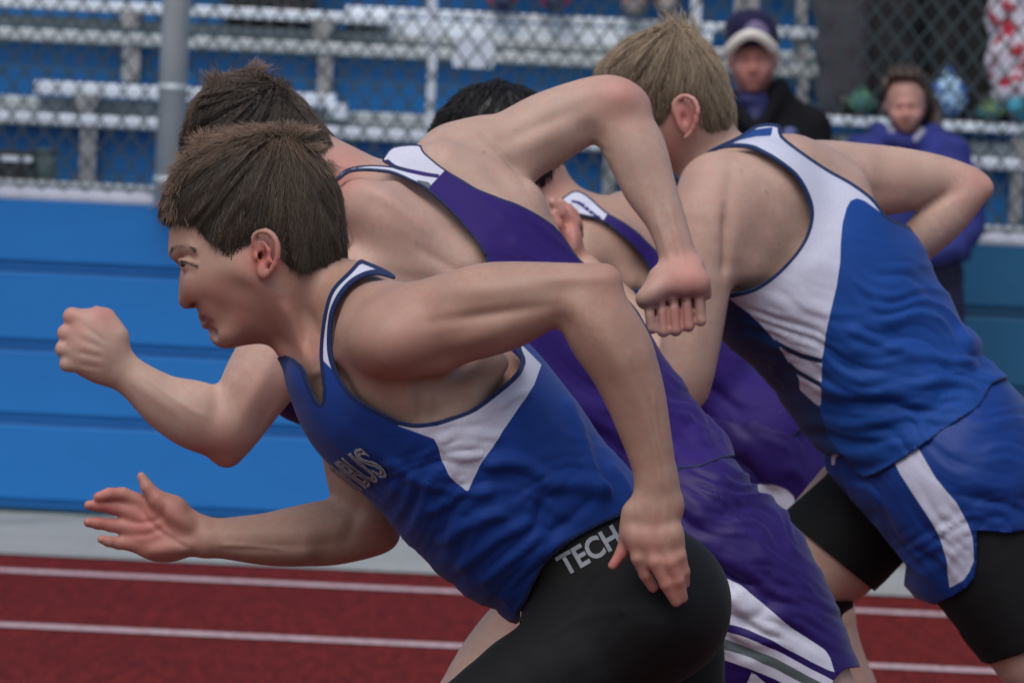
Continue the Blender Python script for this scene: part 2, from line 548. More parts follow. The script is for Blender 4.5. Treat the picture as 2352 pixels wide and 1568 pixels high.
# ------------------------------------------------------------------ a figure laid out in its own upright plane
class Fig:
    def __init__(s, t0):
        s.t0 = t0
    def sc(s, dz=0.0): return (s.t0 + dz) / F
    def D(s, x, y, dz=0.0):
        k = s.sc(dz); return np.array([(x - 1176.0) * k, (784.0 - y) * k, dz])
    def pxy(s, P):
        k = F / (s.t0 + P[:, 2]); return 1176.0 + P[:, 0] * k, 784.0 - P[:, 1] * k
    def world(s, P):
        return Cpos + fw * s.t0 + P[:, :1] * rt + P[:, 1:2] * up + P[:, 2:3] * fw
    def seg(s, a, ra, b, rb, fa=1., fb=1., k=0.02, n=(0, 0, 1), sub=False):
        A = s.D(*a); B = s.D(*b)
        return Seg(A, B, ra * s.sc(A[2]), rb * s.sc(B[2]), fa, fb, n, k, sub)
    def chain(s, pts, k=0.02, f=1., kf=None):
        """pts: (x, y, dz, r[, f])"""
        out = []
        if kf is None:
            S = np.array([tuple(p[:4]) + ((p[4] if len(p) > 4 else f),) for p in pts], float)
            S = catmull(S, 4 if len(pts) < 10 else 2, False)
            return [Limb([tuple(s.D(*q[:3])) + (q[3] * s.sc(q[2]), q[4]) for q in S], k)]
        for i in range(len(pts) - 1):
            p, q = pts[i], pts[i + 1]
            fa = p[4] if len(p) > 4 else f; fb = q[4] if len(q) > 4 else f
            out.append(s.seg(p[:3], p[3], q[:3], q[3], fa, fb, k if i == 0 else (kf if kf is not None else 0.012)))
        return out
    def ell(s, c, rx, ry, rz, ang=0., tilt=0., k=0.02, sub=False):
        """rx, ry layout units; rz metres; ang degrees (screen, clockwise); tilt about the long axis toward depth"""
        q = s.sc(c[2] if len(c) > 2 else 0); a = -radians(ang)
        A = np.array([[cos(a), sin(a), 0], [-sin(a), cos(a), 0], [0, 0, 1.]])
        if tilt:
            tl = radians(tilt); R = np.array([[cos(tl), 0, sin(tl)], [0, 1, 0], [-sin(tl), 0, cos(tl)]]); A = R @ A
        return Ell(s.D(*c), (rx * q, ry * q, rz), A, k, sub)
    def infl(s, poly, knots, c=0.0, k=0.02, grow=0.0, step=0.006):
        P = [s.D(x, y, c)[:2] for x, y in poly]
        kn = [tuple(s.D(x, y, c)[:2]) + (W, cc) for x, y, W, cc in knots]
        return Infl(P, kn, c, k, grow, step)
    def body(s, name, prims, vox, mat, parent, flush=(), lip=None, dark=None, hi=None, relief=(), lines=()):
        V, Q, N = mesh_field(prims, vox)
        V = lap(V, Q, 1, .5)
        x, y = s.pxy(V); d = np.zeros(len(V))
        for (cx, cy, rx, ry, ang, amp) in relief:
            ca, sa = cos(radians(ang)), sin(radians(ang))
            a = ((x - cx) * ca + (y - cy) * sa) / rx; b = (-(x - cx) * sa + (y - cy) * ca) / ry
            d += .72 * amp * np.exp(-(a * a + b * b))
        for (pts, amp, w) in lines:
            P = catmull(pts, 4, False) if len(pts) > 2 else np.array(pts, float)
            en = np.clip(np.minimum(np.hypot(x - P[0, 0], y - P[0, 1]), np.hypot(x - P[-1, 0], y - P[-1, 1])) / (3 * w), .25, 1)
            d += amp * np.exp(-(line_sd(x, y, P) / w) ** 2) * en
        V = V + N * (d * np.clip(-N[:, 2] * 1.3, 0, 1))[:, None]
        x, y = s.pxy(V)
        fl = np.zeros(len(V))
        for (cx, cy, r, a) in flush:
            fl = np.maximum(fl, a * np.exp(-((x - cx) ** 2 + (y - cy) ** 2) / (r * r)))
        lp = np.zeros(len(V)) if lip is None else np.clip(0.5 - poly_sd(x, y, catmull(lip, 3)) / 4.0, 0, 1)
        dk = np.zeros(len(V)) if dark is None else dark(x, y, V)
        o = mesh_obj(name, s.world(V), Q, mat, parent, True, {'flush': fl, 'lip': lp, 'dark': dk})
        return o
    def garment(s, name, prims, vox, off, mask, layers, mat, parent, fams=(), folds=(), thick=0.0025, edge_attr=None, edge_w=7.0, sub=()):
        """cloth sheet over the given forms, cut along the mask outline; layers: {attr: polygon or callable}"""
        V, Q, N = mesh_field(prims, vox, off)
        V = lap(V, Q, 2); N = lap(N, Q, 4); N /= np.linalg.norm(N, axis=1)[:, None] + 1e-9
        T = np.concatenate([Q[:, [0, 1, 2]], Q[:, [0, 2, 3]]])
        x, y = s.pxy(V)
        disp = np.zeros(len(V))
        for (pts, amp, w) in folds:
            d = line_sd(x, y, catmull(pts, 5, False) if len(pts) > 2 else np.array(pts, float))
            disp += amp * np.exp(-(d / w) ** 2)
        for i, (cx, cy, rad, ang, wl, amp) in enumerate(fams):
            ca, sa = cos(radians(ang)), sin(radians(ang))
            al = (x - cx) * ca + (y - cy) * sa; ac = -(x - cx) * sa + (y - cy) * ca
            warp = vnoise(al / (wl * 2.6), ac / (wl * 2.2), i + 3) * wl * .8
            acw = ac + warp
            n1 = vnoise(al / (wl * 4.5), acw / (wl * .62), i)
            n2 = vnoise(al / (wl * 2.6), acw / (wl * .30), i + 7)
            rg = 1 - 2.4 * np.abs(n1)
            wv = 0.9 * np.maximum(rg, -1) + 0.35 * (1 - 2.4 * np.abs(n2)) + 0.3 * vnoise(al / (wl * 1.2), acw / wl, i + 11)
            env = np.exp(-((x - cx) ** 2 + (y - cy) ** 2) / (rad * rad))
            disp += amp * 1.5 * wv * env
        V = lap(V + N * disp[:, None], Q, 1, .5)
        x, y = s.pxy(V)
        g = poly_sd(x, y, mask)
        att = {'edge': -g - edge_w}
        for n, pl in layers.items():
            if callable(pl): att[n] = pl(x, y)
            else: att[n] = poly_sd(x, y, pl)
        V, T, att = clip_mesh(V, T, g, att)
        att['edge'] = att['edge']
        o = mesh_obj(name, s.world(V), T, mat, parent, True, att)
        md = o.modifiers.new('thickness', 'SOLIDIFY'); md.thickness = thick; md.offset = -1.0
        return o

def strand_mesh(R0, D0, L, rad, bend, lift, nseg=4, curl=0.0, seedv=1, surf_n=None, hug=None):
    """thin three-sided tapering tubes: roots R0, directions D0, lengths L"""
    n = len(R0); r = np.random.default_rng(seedv)
    pts = [R0]; d = D0 / np.linalg.norm(D0, axis=1)[:, None]
    jit = r.normal(size=(n, 3)) * 0.12
    for i in range(nseg):
        d = d + bend / nseg + jit * 0.5 + (surf_n * lift[:, None] if surf_n is not None else 0) / nseg * (1 - i / nseg)
        if curl: d = d + r.normal(size=(n, 3)) * curl
        d = d / np.linalg.norm(d, axis=1)[:, None]
        if hug is None:
            pts.append(pts[-1] + d * (L / nseg)[:, None])
        else:
            fld, flow, h0, h1, dev = hug
            p = pts[-1]; e = .0015; f0 = fld(p)
            g = np.stack([fld(p + np.array(v) * e) - f0 for v in ((1, 0, 0), (0, 1, 0), (0, 0, 1))], -1)
            g /= np.linalg.norm(g, axis=1)[:, None] + 1e-9
            fl = flow(p) + dev; fl -= g * (fl * g).sum(1)[:, None]; fl /= np.linalg.norm(fl, axis=1)[:, None] + 1e-9
            d = .45 * d + .55 * fl; d -= g * (d * g).sum(1)[:, None]
            d /= np.linalg.norm(d, axis=1)[:, None] + 1e-9
            q = p + d * (L / nseg)[:, None]
            tgt = h0 + (h1 - h0) * ((i + 1) / nseg) ** 2
            for _ in range(2):
                f0 = fld(q)
                g = np.stack([fld(q + np.array(v) * e) - f0 for v in ((1, 0, 0), (0, 1, 0), (0, 0, 1))], -1)
                g2 = (g ** 2).sum(1) / e / e + 1e-6
                q = q - (g / e) * ((f0 - tgt) / g2)[:, None] * .9
            pts.append(q)
    pts = np.stack(pts, 1)  # n, nseg+1, 3
    tang = pts[:, 1:] - pts[:, :-1]; tang = np.concatenate([tang, tang[:, -1:]], 1)
    tang /= np.linalg.norm(tang, axis=2, keepdims=True) + 1e-12
    ref = r.normal(size=(n, 1, 3)); a = np.cross(tang, ref); a /= np.linalg.norm(a, axis=2, keepdims=True) + 1e-12
    b = np.cross(tang, a)
    tap = np.linspace(1, 0.12, nseg + 1) ** 0.8
    rr = rad[:, None] * tap[None]
    rings = [pts + (a * cos(q) + b * sin(q)) * rr[..., None] for q in (0, 2 * pi / 3, 4 * pi / 3)]
    V = np.stack(rings, 2).reshape(-1, 3)  # n, seg+1, 3
    base = (np.arange(n) * (nseg + 1) * 3)[:, None, None]
    seg = (np.arange(nseg) * 3)[None, :, None]
    k = np.arange(3)[None, None, :]; k2 = (k + 1) % 3
    q = np.stack([base + seg + k, base + seg + k2, base + seg + 3 + k2, base + seg + 3 + k], -1).reshape(-1, 4)
    tip = np.repeat(np.tile(np.linspace(0, 1, nseg + 1), n), 3)
    return V, q, tip
# ------------------------------------------------------------------ box and tube builders
def box_vf(lo, hi, bev=0.0):
    x0, y0, z0 = lo; x1, y1, z1 = hi
    if bev <= 0:
        V = [(x0, y0, z0), (x1, y0, z0), (x1, y1, z0), (x0, y1, z0), (x0, y0, z1), (x1, y0, z1), (x1, y1, z1), (x0, y1, z1)]
        Fc = [(0, 3, 2, 1), (4, 5, 6, 7), (0, 1, 5, 4), (1, 2, 6, 5), (2, 3, 7, 6), (3, 0, 4, 7)]
        return V, Fc
    # section in y-z with clipped corners, swept along x
    b = bev
    sec = [(y0 + b, z0), (y1 - b, z0), (y1, z0 + b), (y1, z1 - b), (y1 - b, z1), (y0 + b, z1), (y0, z1 - b), (y0, z0 + b)]
    V = [(x0, y, z) for y, z in sec] + [(x1, y, z) for y, z in sec]
    Fc = [(i, (i + 1) % 8, 8 + (i + 1) % 8, 8 + i) for i in range(8)]
    Fc += [(0, 7, 6, 1), (1, 6, 5, 2), (2, 5, 4, 3), (8, 9, 14, 15), (9, 10, 13, 14), (10, 11, 12, 13)]
    return V, Fc

class MB:
    def __init__(s): s.V = []; s.F = []
    def add(s, V, Fc):
        o = len(s.V); s.V += [tuple(v) for v in V]; s.F += [tuple(i + o for i in f) for f in Fc]; return s
    def box(s, lo, hi, bev=0.0): return s.add(*box_vf(lo, hi, bev))
    def tube(s, a, b, ra, rb=None, n=12, caps=True):
        rb = ra if rb is None else rb
        a = Vector(a); b = Vector(b); d = (b - a).normalized()
        u = d.orthogonal().normalized(); w = d.cross(u)
        V = [a + (u * cos(2 * pi * i / n) + w * sin(2 * pi * i / n)) * ra for i in range(n)] + [b + (u * cos(2 * pi * i / n) + w * sin(2 * pi * i / n)) * rb for i in range(n)]
        Fc = [(i, (i + 1) % n, n + (i + 1) % n, n + i) for i in range(n)]
        if caps:
            V += [a, b]
            for i in range(n):
                Fc += [(2 * n, (i + 1) % n, i, i), (2 * n + 1, n + i, n + (i + 1) % n, n + (i + 1) % n)]
        return s.add(V, Fc)
    def build(s, name, mat, parent=None, smooth=False):
        me = bpy.data.meshes.new(name)
        me.from_pydata([tuple(v) for v in s.V], [], [tuple(dict.fromkeys(f)) for f in s.F])
        me.materials.append(mat); me.update()
        if smooth: me.polygons.foreach_set('use_smooth', [True] * len(me.polygons))
        o = bpy.data.objects.new(name, me); col.objects.link(o)
        if parent is not None:
            o.parent = parent
            if parent.parent is None: o.matrix_parent_inverse = Matrix.Translation(-Vector(parent.location))
        return o

# ------------------------------------------------------------------ materials of the place
m_track, t, b = mat_new('track_surface')
n1 = noise(t, 1.3, 3); n2 = noise(t, 34, 6, 0.75, vec_scale=(1, .14, 1)); n3 = noise(t, 120, 2, 0.6, vec_scale=(1, .14, 1))
c = mixc(t, ramp(t, n1, 0.3, 0.7), (0.140, 0.0165, 0.0145), (0.170, 0.0195, 0.0170))
c = mixc(t, ramp(t, n2, 0.42, 0.62), (0.085, 0.0115, 0.0105), c)
c = mixc(t, ramp(t, n3, 0.56, 0.70), c, (0.235, 0.030, 0.026))
t.links.new(c, b.inputs['Base Color']); b.inputs['Roughness'].default_value = 0.85
b.inputs['Specular IOR Level'].default_value = 0.06
bump(t, b, n2, 0.5, 0.004)

m_line, t, b = mat_new('line_paint')
c = mixc(t, ramp(t, noise(t, 45, 5, 0.7), 0.36, 0.58), (0.33, 0.16, 0.16), (0.62, 0.50, 0.52))
t.links.new(c, b.inputs['Base Color']); b.inputs['Roughness'].default_value = 0.75

m_conc, t, b = mat_new('concrete')
c = mixc(t, ramp(t, noise(t, 2.2, 6, 0.65), 0.3, 0.7), (0.27, 0.29, 0.28), (0.34, 0.36, 0.35))
c = mixc(t, ramp(t, noise(t, 90, 3), 0.5, 0.75), c, (0.18, 0.185, 0.18))
t.links.new(c, b.inputs['Base Color']); b.inputs['Roughness'].default_value = 0.9

def blue_mat(name, c1, c2, dirt=0.25):
    m, t, b = mat_new(name)
    n1 = noise(t, 0.9, 5, 0.6, vec_scale=(0.5, 1, 2.0)); n2 = noise(t, 14, 5, 0.7, vec_scale=(0.35, 1, 1.4))
    c = mixc(t, ramp(t, n1, 0.3, 0.7), c1, c2)
    c = mixc(t, ramp(t, n2, 0.55, 0.8, 0, dirt), c, tuple(x * 0.55 for x in c1))
    t.links.new(c, b.inputs['Base Color']); b.inputs['Roughness'].default_value = 0.48
    return m
m_wall = blue_mat('wall_blue_paint', (0.004, 0.145, 0.45), (0.005, 0.178, 0.53))
m_wall_dark = blue_mat('wall_dark_teal', (0.005, 0.088, 0.20), (0.006, 0.105, 0.23))  # darker, more teal blue for the right-hand wall sections
m_riser = blue_mat('riser_blue_paint', (0.005, 0.150, 0.42), (0.006, 0.180, 0.50))
m_cap = plain('cap_white_paint', (0.60, 0.64, 0.74), 0.4, 0.12, 3)
m_alu = plain('aluminium_bench', (0.74, 0.82, 0.90), 0.45, 0.12, 5)
m_alu2 = plain('aluminium_footboard', (0.52, 0.57, 0.58), 0.5, 0.25, 6)
m_galv = plain('galvanised_steel', (0.36, 0.37, 0.37), 0.5, 0.30, 7)
m_post = plain('fence_post_grey', (0.46, 0.54, 0.57), 0.42, 0.2, 4, metal=0.2)
m_wire = plain('fence_wire', (0.075, 0.105, 0.115), 0.5, 0.2, 10, metal=0.2)
m_under = plain('shadow_gap_dark', (0.02, 0.02, 0.022), 0.9, 0.2)

# ------------------------------------------------------------------ ground
def ground_sheet(name, y0, y1, z, mat, x0=-60., x1=60., kind='structure'):
    me_V = [(x0, y0, z), (x1, y0, z), (x1, y1, z), (x0, y1, z)]
    o = mesh_obj(name, me_V, [(0, 1, 2, 3)], mat, None, False)
    tag(o, kind=kind); return o
WALL_Y = 20.5; EDGE_Y = 18.96
m_grass, t, b = mat_new('grass_field')
t.links.new(mixc(t, ramp(t, noise(t, 3, 6), 0.3, 0.7), (0.03, 0.06, 0.015), (0.05, 0.09, 0.025)), b.inputs['Base Color']); b.inputs['Roughness'].default_value = 0.9
o = ground_sheet('ground', -300., 400., -0.03, m_grass, -300., 300.)
o = ground_sheet('track', 2.0, EDGE_Y, 0.0, m_track)
o = ground_sheet('pavement', EDGE_Y, 23.0, 0.004, m_conc)
# kerb face between track and pavement
lines = [18.42, 16.84]
yy = 16.84
for Y in lines + [15.27, 13.7, 12.1, 10.5, 8.9, 7.3, 5.7]:
    o = mesh_obj('lane_line', [(-60, Y - 0.055, 0.004), (60, Y - 0.055, 0.004), (60, Y + 0.055, 0.004), (-60, Y + 0.055, 0.004)], [(0, 1, 2, 3)], m_line, None, False)
    tag(o, kind='structure')
p = at(60, 1235, 19.8)
o = mesh_obj('pavement_joint', [(p[0] - .9, EDGE_Y + .06, 0.008), (p[0] - .88, EDGE_Y + .06, 0.008), (p[0] + .25, WALL_Y, 0.008), (p[0] + .23, WALL_Y, 0.008)], [(0, 1, 2, 3)], plain('joint_dirt', (0.20, 0.21, 0.20), 0.9), None, False)
tag(o, kind='structure')
m_green = plain('moss_green', (0.03, 0.075, 0.03), 0.9)
g = MB(); g.box((-20, WALL_Y - 0.020, 0.002), (20, WALL_Y + .01, 0.007)); o = g.build('pavement_edge', m_green); tag(o, kind='structure')

# ------------------------------------------------------------------ grandstand front wall
X0, X1 = -4.2, 4.2
wall = empty('stadium_wall', (0, WALL_Y, 0)); tag(wall, 'blue panelled front wall below the bleachers with white top rail', 'wall')
ztop = at(1176, 495, WALL_Y)[2]
zr = ztop - 0.035
zs = [0.0, zr - 0.745, zr - 0.505, zr - 0.27, zr]
def zof(py): return at(1176, py + 55, WALL_Y)[2]
zs = [0.010, zof(971), zof(801), zof(621), zof(452)]
XS = at(1730, 900, WALL_Y)[0]
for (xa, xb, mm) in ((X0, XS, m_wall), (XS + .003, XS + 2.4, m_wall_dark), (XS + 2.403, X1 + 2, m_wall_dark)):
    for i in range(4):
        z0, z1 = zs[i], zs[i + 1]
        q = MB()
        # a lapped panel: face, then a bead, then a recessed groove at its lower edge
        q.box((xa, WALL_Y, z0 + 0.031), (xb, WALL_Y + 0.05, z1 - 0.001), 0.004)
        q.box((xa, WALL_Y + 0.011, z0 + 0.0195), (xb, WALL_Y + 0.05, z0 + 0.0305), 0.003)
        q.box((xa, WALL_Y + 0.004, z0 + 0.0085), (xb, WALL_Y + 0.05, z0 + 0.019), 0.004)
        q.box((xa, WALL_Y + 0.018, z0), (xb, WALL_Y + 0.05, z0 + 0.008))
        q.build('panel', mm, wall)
q = MB(); q.box((X0, WALL_Y + .012, 0.002), (X1 + 2, WALL_Y + .05, 0.0095)); q.build('base_strip', plain('base_dark', (0.008, 0.02, 0.035), 0.7), wall)  # thin dark strip along the foot of the wall
q = MB(); q.tube((X0, WALL_Y + 0.02, ztop - .006), (X1 + 2, WALL_Y + 0.02, ztop - .006), 0.024, n=16); q.build('top_rail', m_cap, wall, True)

# ------------------------------------------------------------------ bleachers
BL = empty('bleachers', (0, WALL_Y + .6, 0)); tag(BL, 'aluminium and blue bleachers with white bench boards behind the wire fence', 'bleachers')
def zat(py, Y, px=0): return at(px, py, Y)[2]
def xat(px, py, Y): return at(px, py, Y)[0]
def board(name, px0, px1, py_top, py_bot, Y, depth, mat, ref=0, bev=0.006, parent=None):
    """ref: the layout column at which py_top/py_bot were read"""
    zt = zat(py_top, Y, ref); zb = zat(py_bot, Y, ref)
    xm = xat(px0, py_top, Y) if px0 is not None else X0 - 1; xM = xat(px1, py_top, Y) if px1 is not None else X1 + 2.4
    q = MB(); q.box((xm, Y, zb), (xM, Y + depth, zt), bev)
    return q.build(name, mat, BL if parent is None else parent)
Y0 = WALL_Y + 0.55
# back plates (blue risers), one panel per bay
def riser(px0, px1, pt, pb, Y, ref=0, mat=None): return board('riser_panel', px0, px1, pt, pb, Y, 0.02, mat or m_riser, ref, 0.0)
# lowest riser, y 285..425 at the left
seams = [None, 240, 560, 985, 1300, 1640, 1990, None]
for i in range(len(seams) - 1):
    a = seams[i]; b_ = seams[i + 1]
    riser(a, b_ - 1 if b_ else None, 284, 395, Y0 + .1, 0)
    riser(a, b_ - 1 if b_ else None, 397, 470, Y0 + .1, 0)
board('footboard', None, None, 258, 283, Y0 + .02, .26, m_alu, 0)
board('footboard', None, None, 221, 254, Y0 + .45, .26, m_alu2, 0)
Y1 = Y0 + .8
for i in range(len(seams) - 1):
    a = seams[i]; b_ = seams[i + 1]
    riser(a, b_ - 1 if b_ else None, 93, 152, Y1 + .1, 0)
    riser(a, b_ - 1 if b_ else None, 154, 240, Y1 + .1, 0)
board('bench_board', 80, 770, 183, 214, Y0 + .38, .24, m_alu, 0)
board('bench_board', 1880, None, 176, 198, Y0 + .38, .24, m_alu, 0)
board('footboard', None, None, 64, 91, Y1 + .02, .26, m_alu2, 0)
board('footboard', None, None, 33, 58, Y1 + .45, .26, m_alu2, 0)
Y2 = Y1 + .8
for i in range(len(seams) - 1):
    a = seams[i]; b_ = seams[i + 1]
    riser(a, b_ - 1 if b_ else None, -90, 60, Y2 + .1, 0)
board('bench_board', None, 900, -8, 18, Y1 + .38, .24, m_alu, 0)
board('bench_board', 797, 1700, -24, -4, Y1 + .60, .24, m_alu, 0)
board('bench_front', 797, 1640, 0, 38, Y1 + .60, .02, m_alu, 0, 0.004)
board('bench_board', 1780, 1884, -22, 2, Y0 + .9, .24, m_alu, 0)
board('bench_board', 1900, None, -20, 4, Y1 + .38, .24, m_alu, 0)
board('footboard', None, None, -140, -105, Y2 + .02, .26, m_alu2, 0)
# upright supports
def upright(px, w, pt, pb, Y, ref=None, name='support_post', mat=None):
    x0 = xat(px - w / 2, (pt + pb) / 2, Y); x1 = xat(px + w / 2, (pt + pb) / 2, Y)
    q = MB(); q.box((x0, Y, zat(pb, Y, px)), (x1, Y + .06, zat(pt, Y, px))); return q.build(name, mat or m_galv, BL)
upright(201, 38, 288, 432, Y0 + .03); upright(301, 40, 93, 188, Y1 + .03); upright(746, 34, 108, 236, Y1 + .03)
upright(1716, 56, -40, 40, Y1 + .5, mat=m_galv); upright(1842, 26, -30, 60, Y2); upright(1846, 24, 104, 240, Y1 + .03)
upright(2337, 28, 316, 515, Y0 + .03); upright(1400, 30, 330, 470, Y0 + .03)
# brackets under the bench boards
def bracket(px, py0, py1, Y, wt=60, wb=26):
    zt = zat(py0, Y, px); zb = zat(py1, Y, px); xc = xat(px, py0, Y); a = wt / 2 * Y / F; b2 = wb / 2 * Y / F
    V = [(xc - a, Y, zt), (xc + a, Y, zt), (xc + b2, Y, zb), (xc - b2, Y, zb)]; V = V + [(x, y + .2, z) for x, y, z in V]
    q = MB(); q.add(V, [(3, 2, 1, 0), (4, 5, 6, 7), (0, 1, 5, 4), (1, 2, 6, 5), (2, 3, 7, 6), (3, 0, 4, 7)]); q.build('bench_bracket', m_galv, BL)
bracket(200, 216, 262, Y0 + .36); bracket(300, 24, 66, Y1 + .36); bracket(742, 44, 100, Y1 + .36); bracket(1846, 88, 140, Y0 + .95, 50, 22); bracket(2120, 100, 150, Y1 + .3)
board('bench_end', 755, 797, 202, 240, Y0 + .36, .25, m_alu, 0)
board('footboard', 1788, 1830, 62, 82, Y0 + 1.1, .2, m_alu, 0)
# horizontal lower sill behind the fence
board('sill_board', None, None, 412, 426, WALL_Y + .25, .12, m_alu2, 0)
upright(991, 25, -30, 45, Y1, name='handrail_post', mat=m_cap); upright(988, 20, 62, 432, Y0 - .05, name='handrail_post', mat=m_alu)
upright(1599, 24, -30, 75, Y0 - .05, name='handrail_post', mat=m_alu)
# white notice taped on the stand
x0 = xat(1040, 100, Y0 - .1)
sgn = MB(); sgn.box((xat(1041, 120, Y0 + .3), Y0 + .30, zat(156, Y0 + .3, 1087)), (xat(1134, 120, Y0 + .3), Y0 + .305, zat(84, Y0 + .3, 1087)))
o = sgn.build('blank_notice', plain('paper_white', (0.66, 0.72, 0.80), 0.6, 0.05)); tag(o, 'blank white sheet hanging over the edge of the bleacher board', 'notice')

# ------------------------------------------------------------------ chain-link fence
FY = WALL_Y - 0.02
fence = empty('chain_link_fence', (0, FY, ztop)); tag(fence, 'chain link fence with thick grey post standing on the blue wall', 'fence')
dx = 0.0335; dzv = 0.0445; wr = 0.0033
FV = []; FF = []
zlo = ztop + .012; nz = 34
rows = np.arange(nz + 1)
cnt_w = int((X1 + .6 - X0) / (2 * dx))
sides = 4
for wi in range(cnt_w * 2):
    left = (rows + wi) % 2 == 0
    xs = X0 + wi * dx + np.where(left, 0.0008, dx - 0.0008)
    ys = FY + np.where(left, 0.0016, -0.0016)
    P = np.stack([xs, ys, zlo + rows * dzv], -1)
    base = len(FV)
    for p_ in P:
        for q_ in range(sides):
            a_ = 2 * pi * q_ / sides
            FV.append((p_[0] + wr * cos(a_) * 1.25, p_[1] + wr * sin(a_), p_[2]))
    for r_ in range(len(P) - 1):
        for q_ in range(sides):
            FF.append((base + r_ * sides + q_, base + r_ * sides + (q_ + 1) % sides, base + (r_ + 1) * sides + (q_ + 1) % sides, base + (r_ + 1) * sides + q_))
o = mesh_obj('wire_mesh', FV, FF, m_wire, fence, True); tag(o, kind='stuff')
pt = at(414, 0, FY - .06); pb = at(386, 440, FY - .06)
q = MB(); q.tube((pb[0], FY - .055, ztop - .012), (pb[0], FY - .055, ztop + 1.6), 0.043, n=24); q.build('post', m_post, fence, True)
for z in (ztop + .06, ztop + .34, ztop + .9):
    q = MB(); q.tube((pb[0], FY - .055, z - .012), (pb[0], FY - .055, z + .012), 0.0455, n=24); q.build('tension_band', m_post, fence, True)
q = MB(); q.tube((X0, FY - .07, ztop + 1.5), (X1, FY - .07, ztop + 1.5), .02, n=12); q.build('top_rail', m_post, fence, True)

# ------------------------------------------------------------------ items left on the stand
m_blk = plain('black_plastic', (0.012, 0.012, 0.014), 0.5, 0.2)
Yi = WALL_Y + .34
spk = empty('equipment_case', tuple(at(35, 425, Yi))); tag(spk, 'black case with silver band on the stand behind the fence', 'case')
zt, zb = zat(368, Yi, 35), zat(424, Yi, 35)
q = MB(); q.box((xat(-60, 400, Yi), Yi, zb), (xat(71, 400, Yi), Yi + .2, zt), .006); q.build('case_body', m_blk, spk)
q = MB(); q.box((xat(-60, 400, Yi), Yi - .006, zat(371, Yi, 35)), (xat(72, 400, Yi), Yi + .2, zat(359, Yi, 35)), .002); q.build('silver_band', m_alu, spk)
q = MB(); q.box((xat(-60, 400, Yi), Yi - .004, zat(358, Yi, 35)), (xat(74, 400, Yi), Yi + .2, zat(348, Yi, 35)), .003); q.build('lid', m_blk, spk)
cool = empty('drink_cooler', tuple(at(102, 425, Yi))); tag(cool, 'squat grey green round cooler right of the black case', 'cooler')
q = MB(); c0 = at(102, 424, Yi + .05); q.tube((c0[0], Yi + .05, c0[2]), (c0[0], Yi + .05, c0[2] + .095), .034, .037, n=20); q.build('cooler_body', plain('cooler_green', (0.07, 0.115, 0.115), 0.5), cool, True)
q = MB(); q.tube((c0[0], Yi + .05, c0[2] + .096), (c0[0], Yi + .05, c0[2] + .112), .039, .034, n=20); q.build('lid', plain('cooler_lid', (0.05, 0.085, 0.09), 0.5), cool, True)
def blob_bag(name, px, py, rx, ry, Y, mat, label, cat, seed=0, knot=True):
    Fg = Fig(Y); r = np.random.default_rng(seed)
    pr = [Fg.ell((px, py + ry * .15, 0), rx, ry * .85, .06, k=.01)]
    for i in range(7): pr.append(Fg.ell((px + r.uniform(-.5, .5) * rx, py + r.uniform(-.45, .35) * ry, r.uniform(-.04, .01)), rx * .45, ry * .4, .03, ang=r.uniform(0, 90), k=.008))
    V, Q, N = mesh_field(pr, .006)
    x, y = Fg.pxy(V); V = V + N * (0.004 * np.sin(x / 3.3 + np.sin(y / 4.) * 2))[:, None]
    e = empty(name, tuple(Fg.world(np.array([Fg.D(px, py + ry, 0)]))[0])); tag(e, label, cat)
    mesh_obj('bag_body', Fg.world(V), Q, mat, e)
    q = [Fg.seg((px - rx * .3, py - ry * .75, 0), 3.2, (px, py - ry * 1.12, 0), 2.6, k=.004), Fg.seg((px, py - ry * 1.12, 0), 2.6, (px + rx * .3, py - ry * .75, 0), 3.2, k=.004)]
    V, Q, N = mesh_field(q, .002); mesh_obj('handle', Fg.world(V), Q, mat, e)
    return e
def pattern_mat(name, c1, c2, scale, c3=None, lo=.42, hi=.5):
    m, t, b = mat_new(name); f = noise(t, scale, 3, .6)
    c = mixc(t, ramp(t, f, lo, hi), c1, c2)
    if c3: c = mixc(t, ramp(t, noise(t, scale * .8, 2, .5, vec_scale=(1, 1, 1.7)), .55, .62), c, c3)
    t.links.new(c, b.inputs['Base Color']); b.inputs['Roughness'].default_value = .7
    return m
YB = Y0 + .40
blob_bag('drawstring_bag', 1980, 231, 34, 27, YB, pattern_mat('bag_green', (.03, .11, .09), (.05, .17, .09), 26, (.02, .15, .19)), 'green and turquoise bag on the bench left of the seated girl', 'bag', 3)
blob_bag('drawstring_bag', 2275, 254, 34, 22, YB, pattern_mat('bag_green_dark', (.03, .10, .08), (.12, .20, .06), 26, (.02, .13, .18)), 'low olive green bag on the bench beneath the black trousers', 'bag', 5)
blob_bag('tote_bag', 2180, 214, 42, 54, YB, pattern_mat('bag_blue', (.03, .13, .36), (.36, .55, .72), 24, (.02, .08, .3)), 'tall blue and white patterned bag behind the girl', 'bag', 9)
blob_bag('tote_bag', 2345, 240, 36, 36, YB, pattern_mat('bag_teal', (.02, .16, .26), (.04, .28, .38), 18), 'turquoise bag at the right edge on the bench', 'bag', 11)
# bottle seen under the blond runner's elbow
e = empty('water_bottle', tuple(at(2050, 530, WALL_Y - .3))); tag(e, 'bright mint green bottle held low beside the girl in the hoodie', 'bottle')
c0 = at(2052, 500, WALL_Y - .3); c1 = at(2085, 488, WALL_Y - .3)
mg = plain('mint_plastic', (.03, .42, .30), .3, .1)
d = Vector(c1) - Vector(c0)
q = MB(); q.tube(Vector(c0) - d * 1.0, Vector(c1), .022, n=18); q.build('bottle_body', mg, e, True)
q = MB(); q.tube(Vector(c1), Vector(c1) + d * .25, .015, .013, n=14); q.build('bottle_cap', m_cap, e, True)
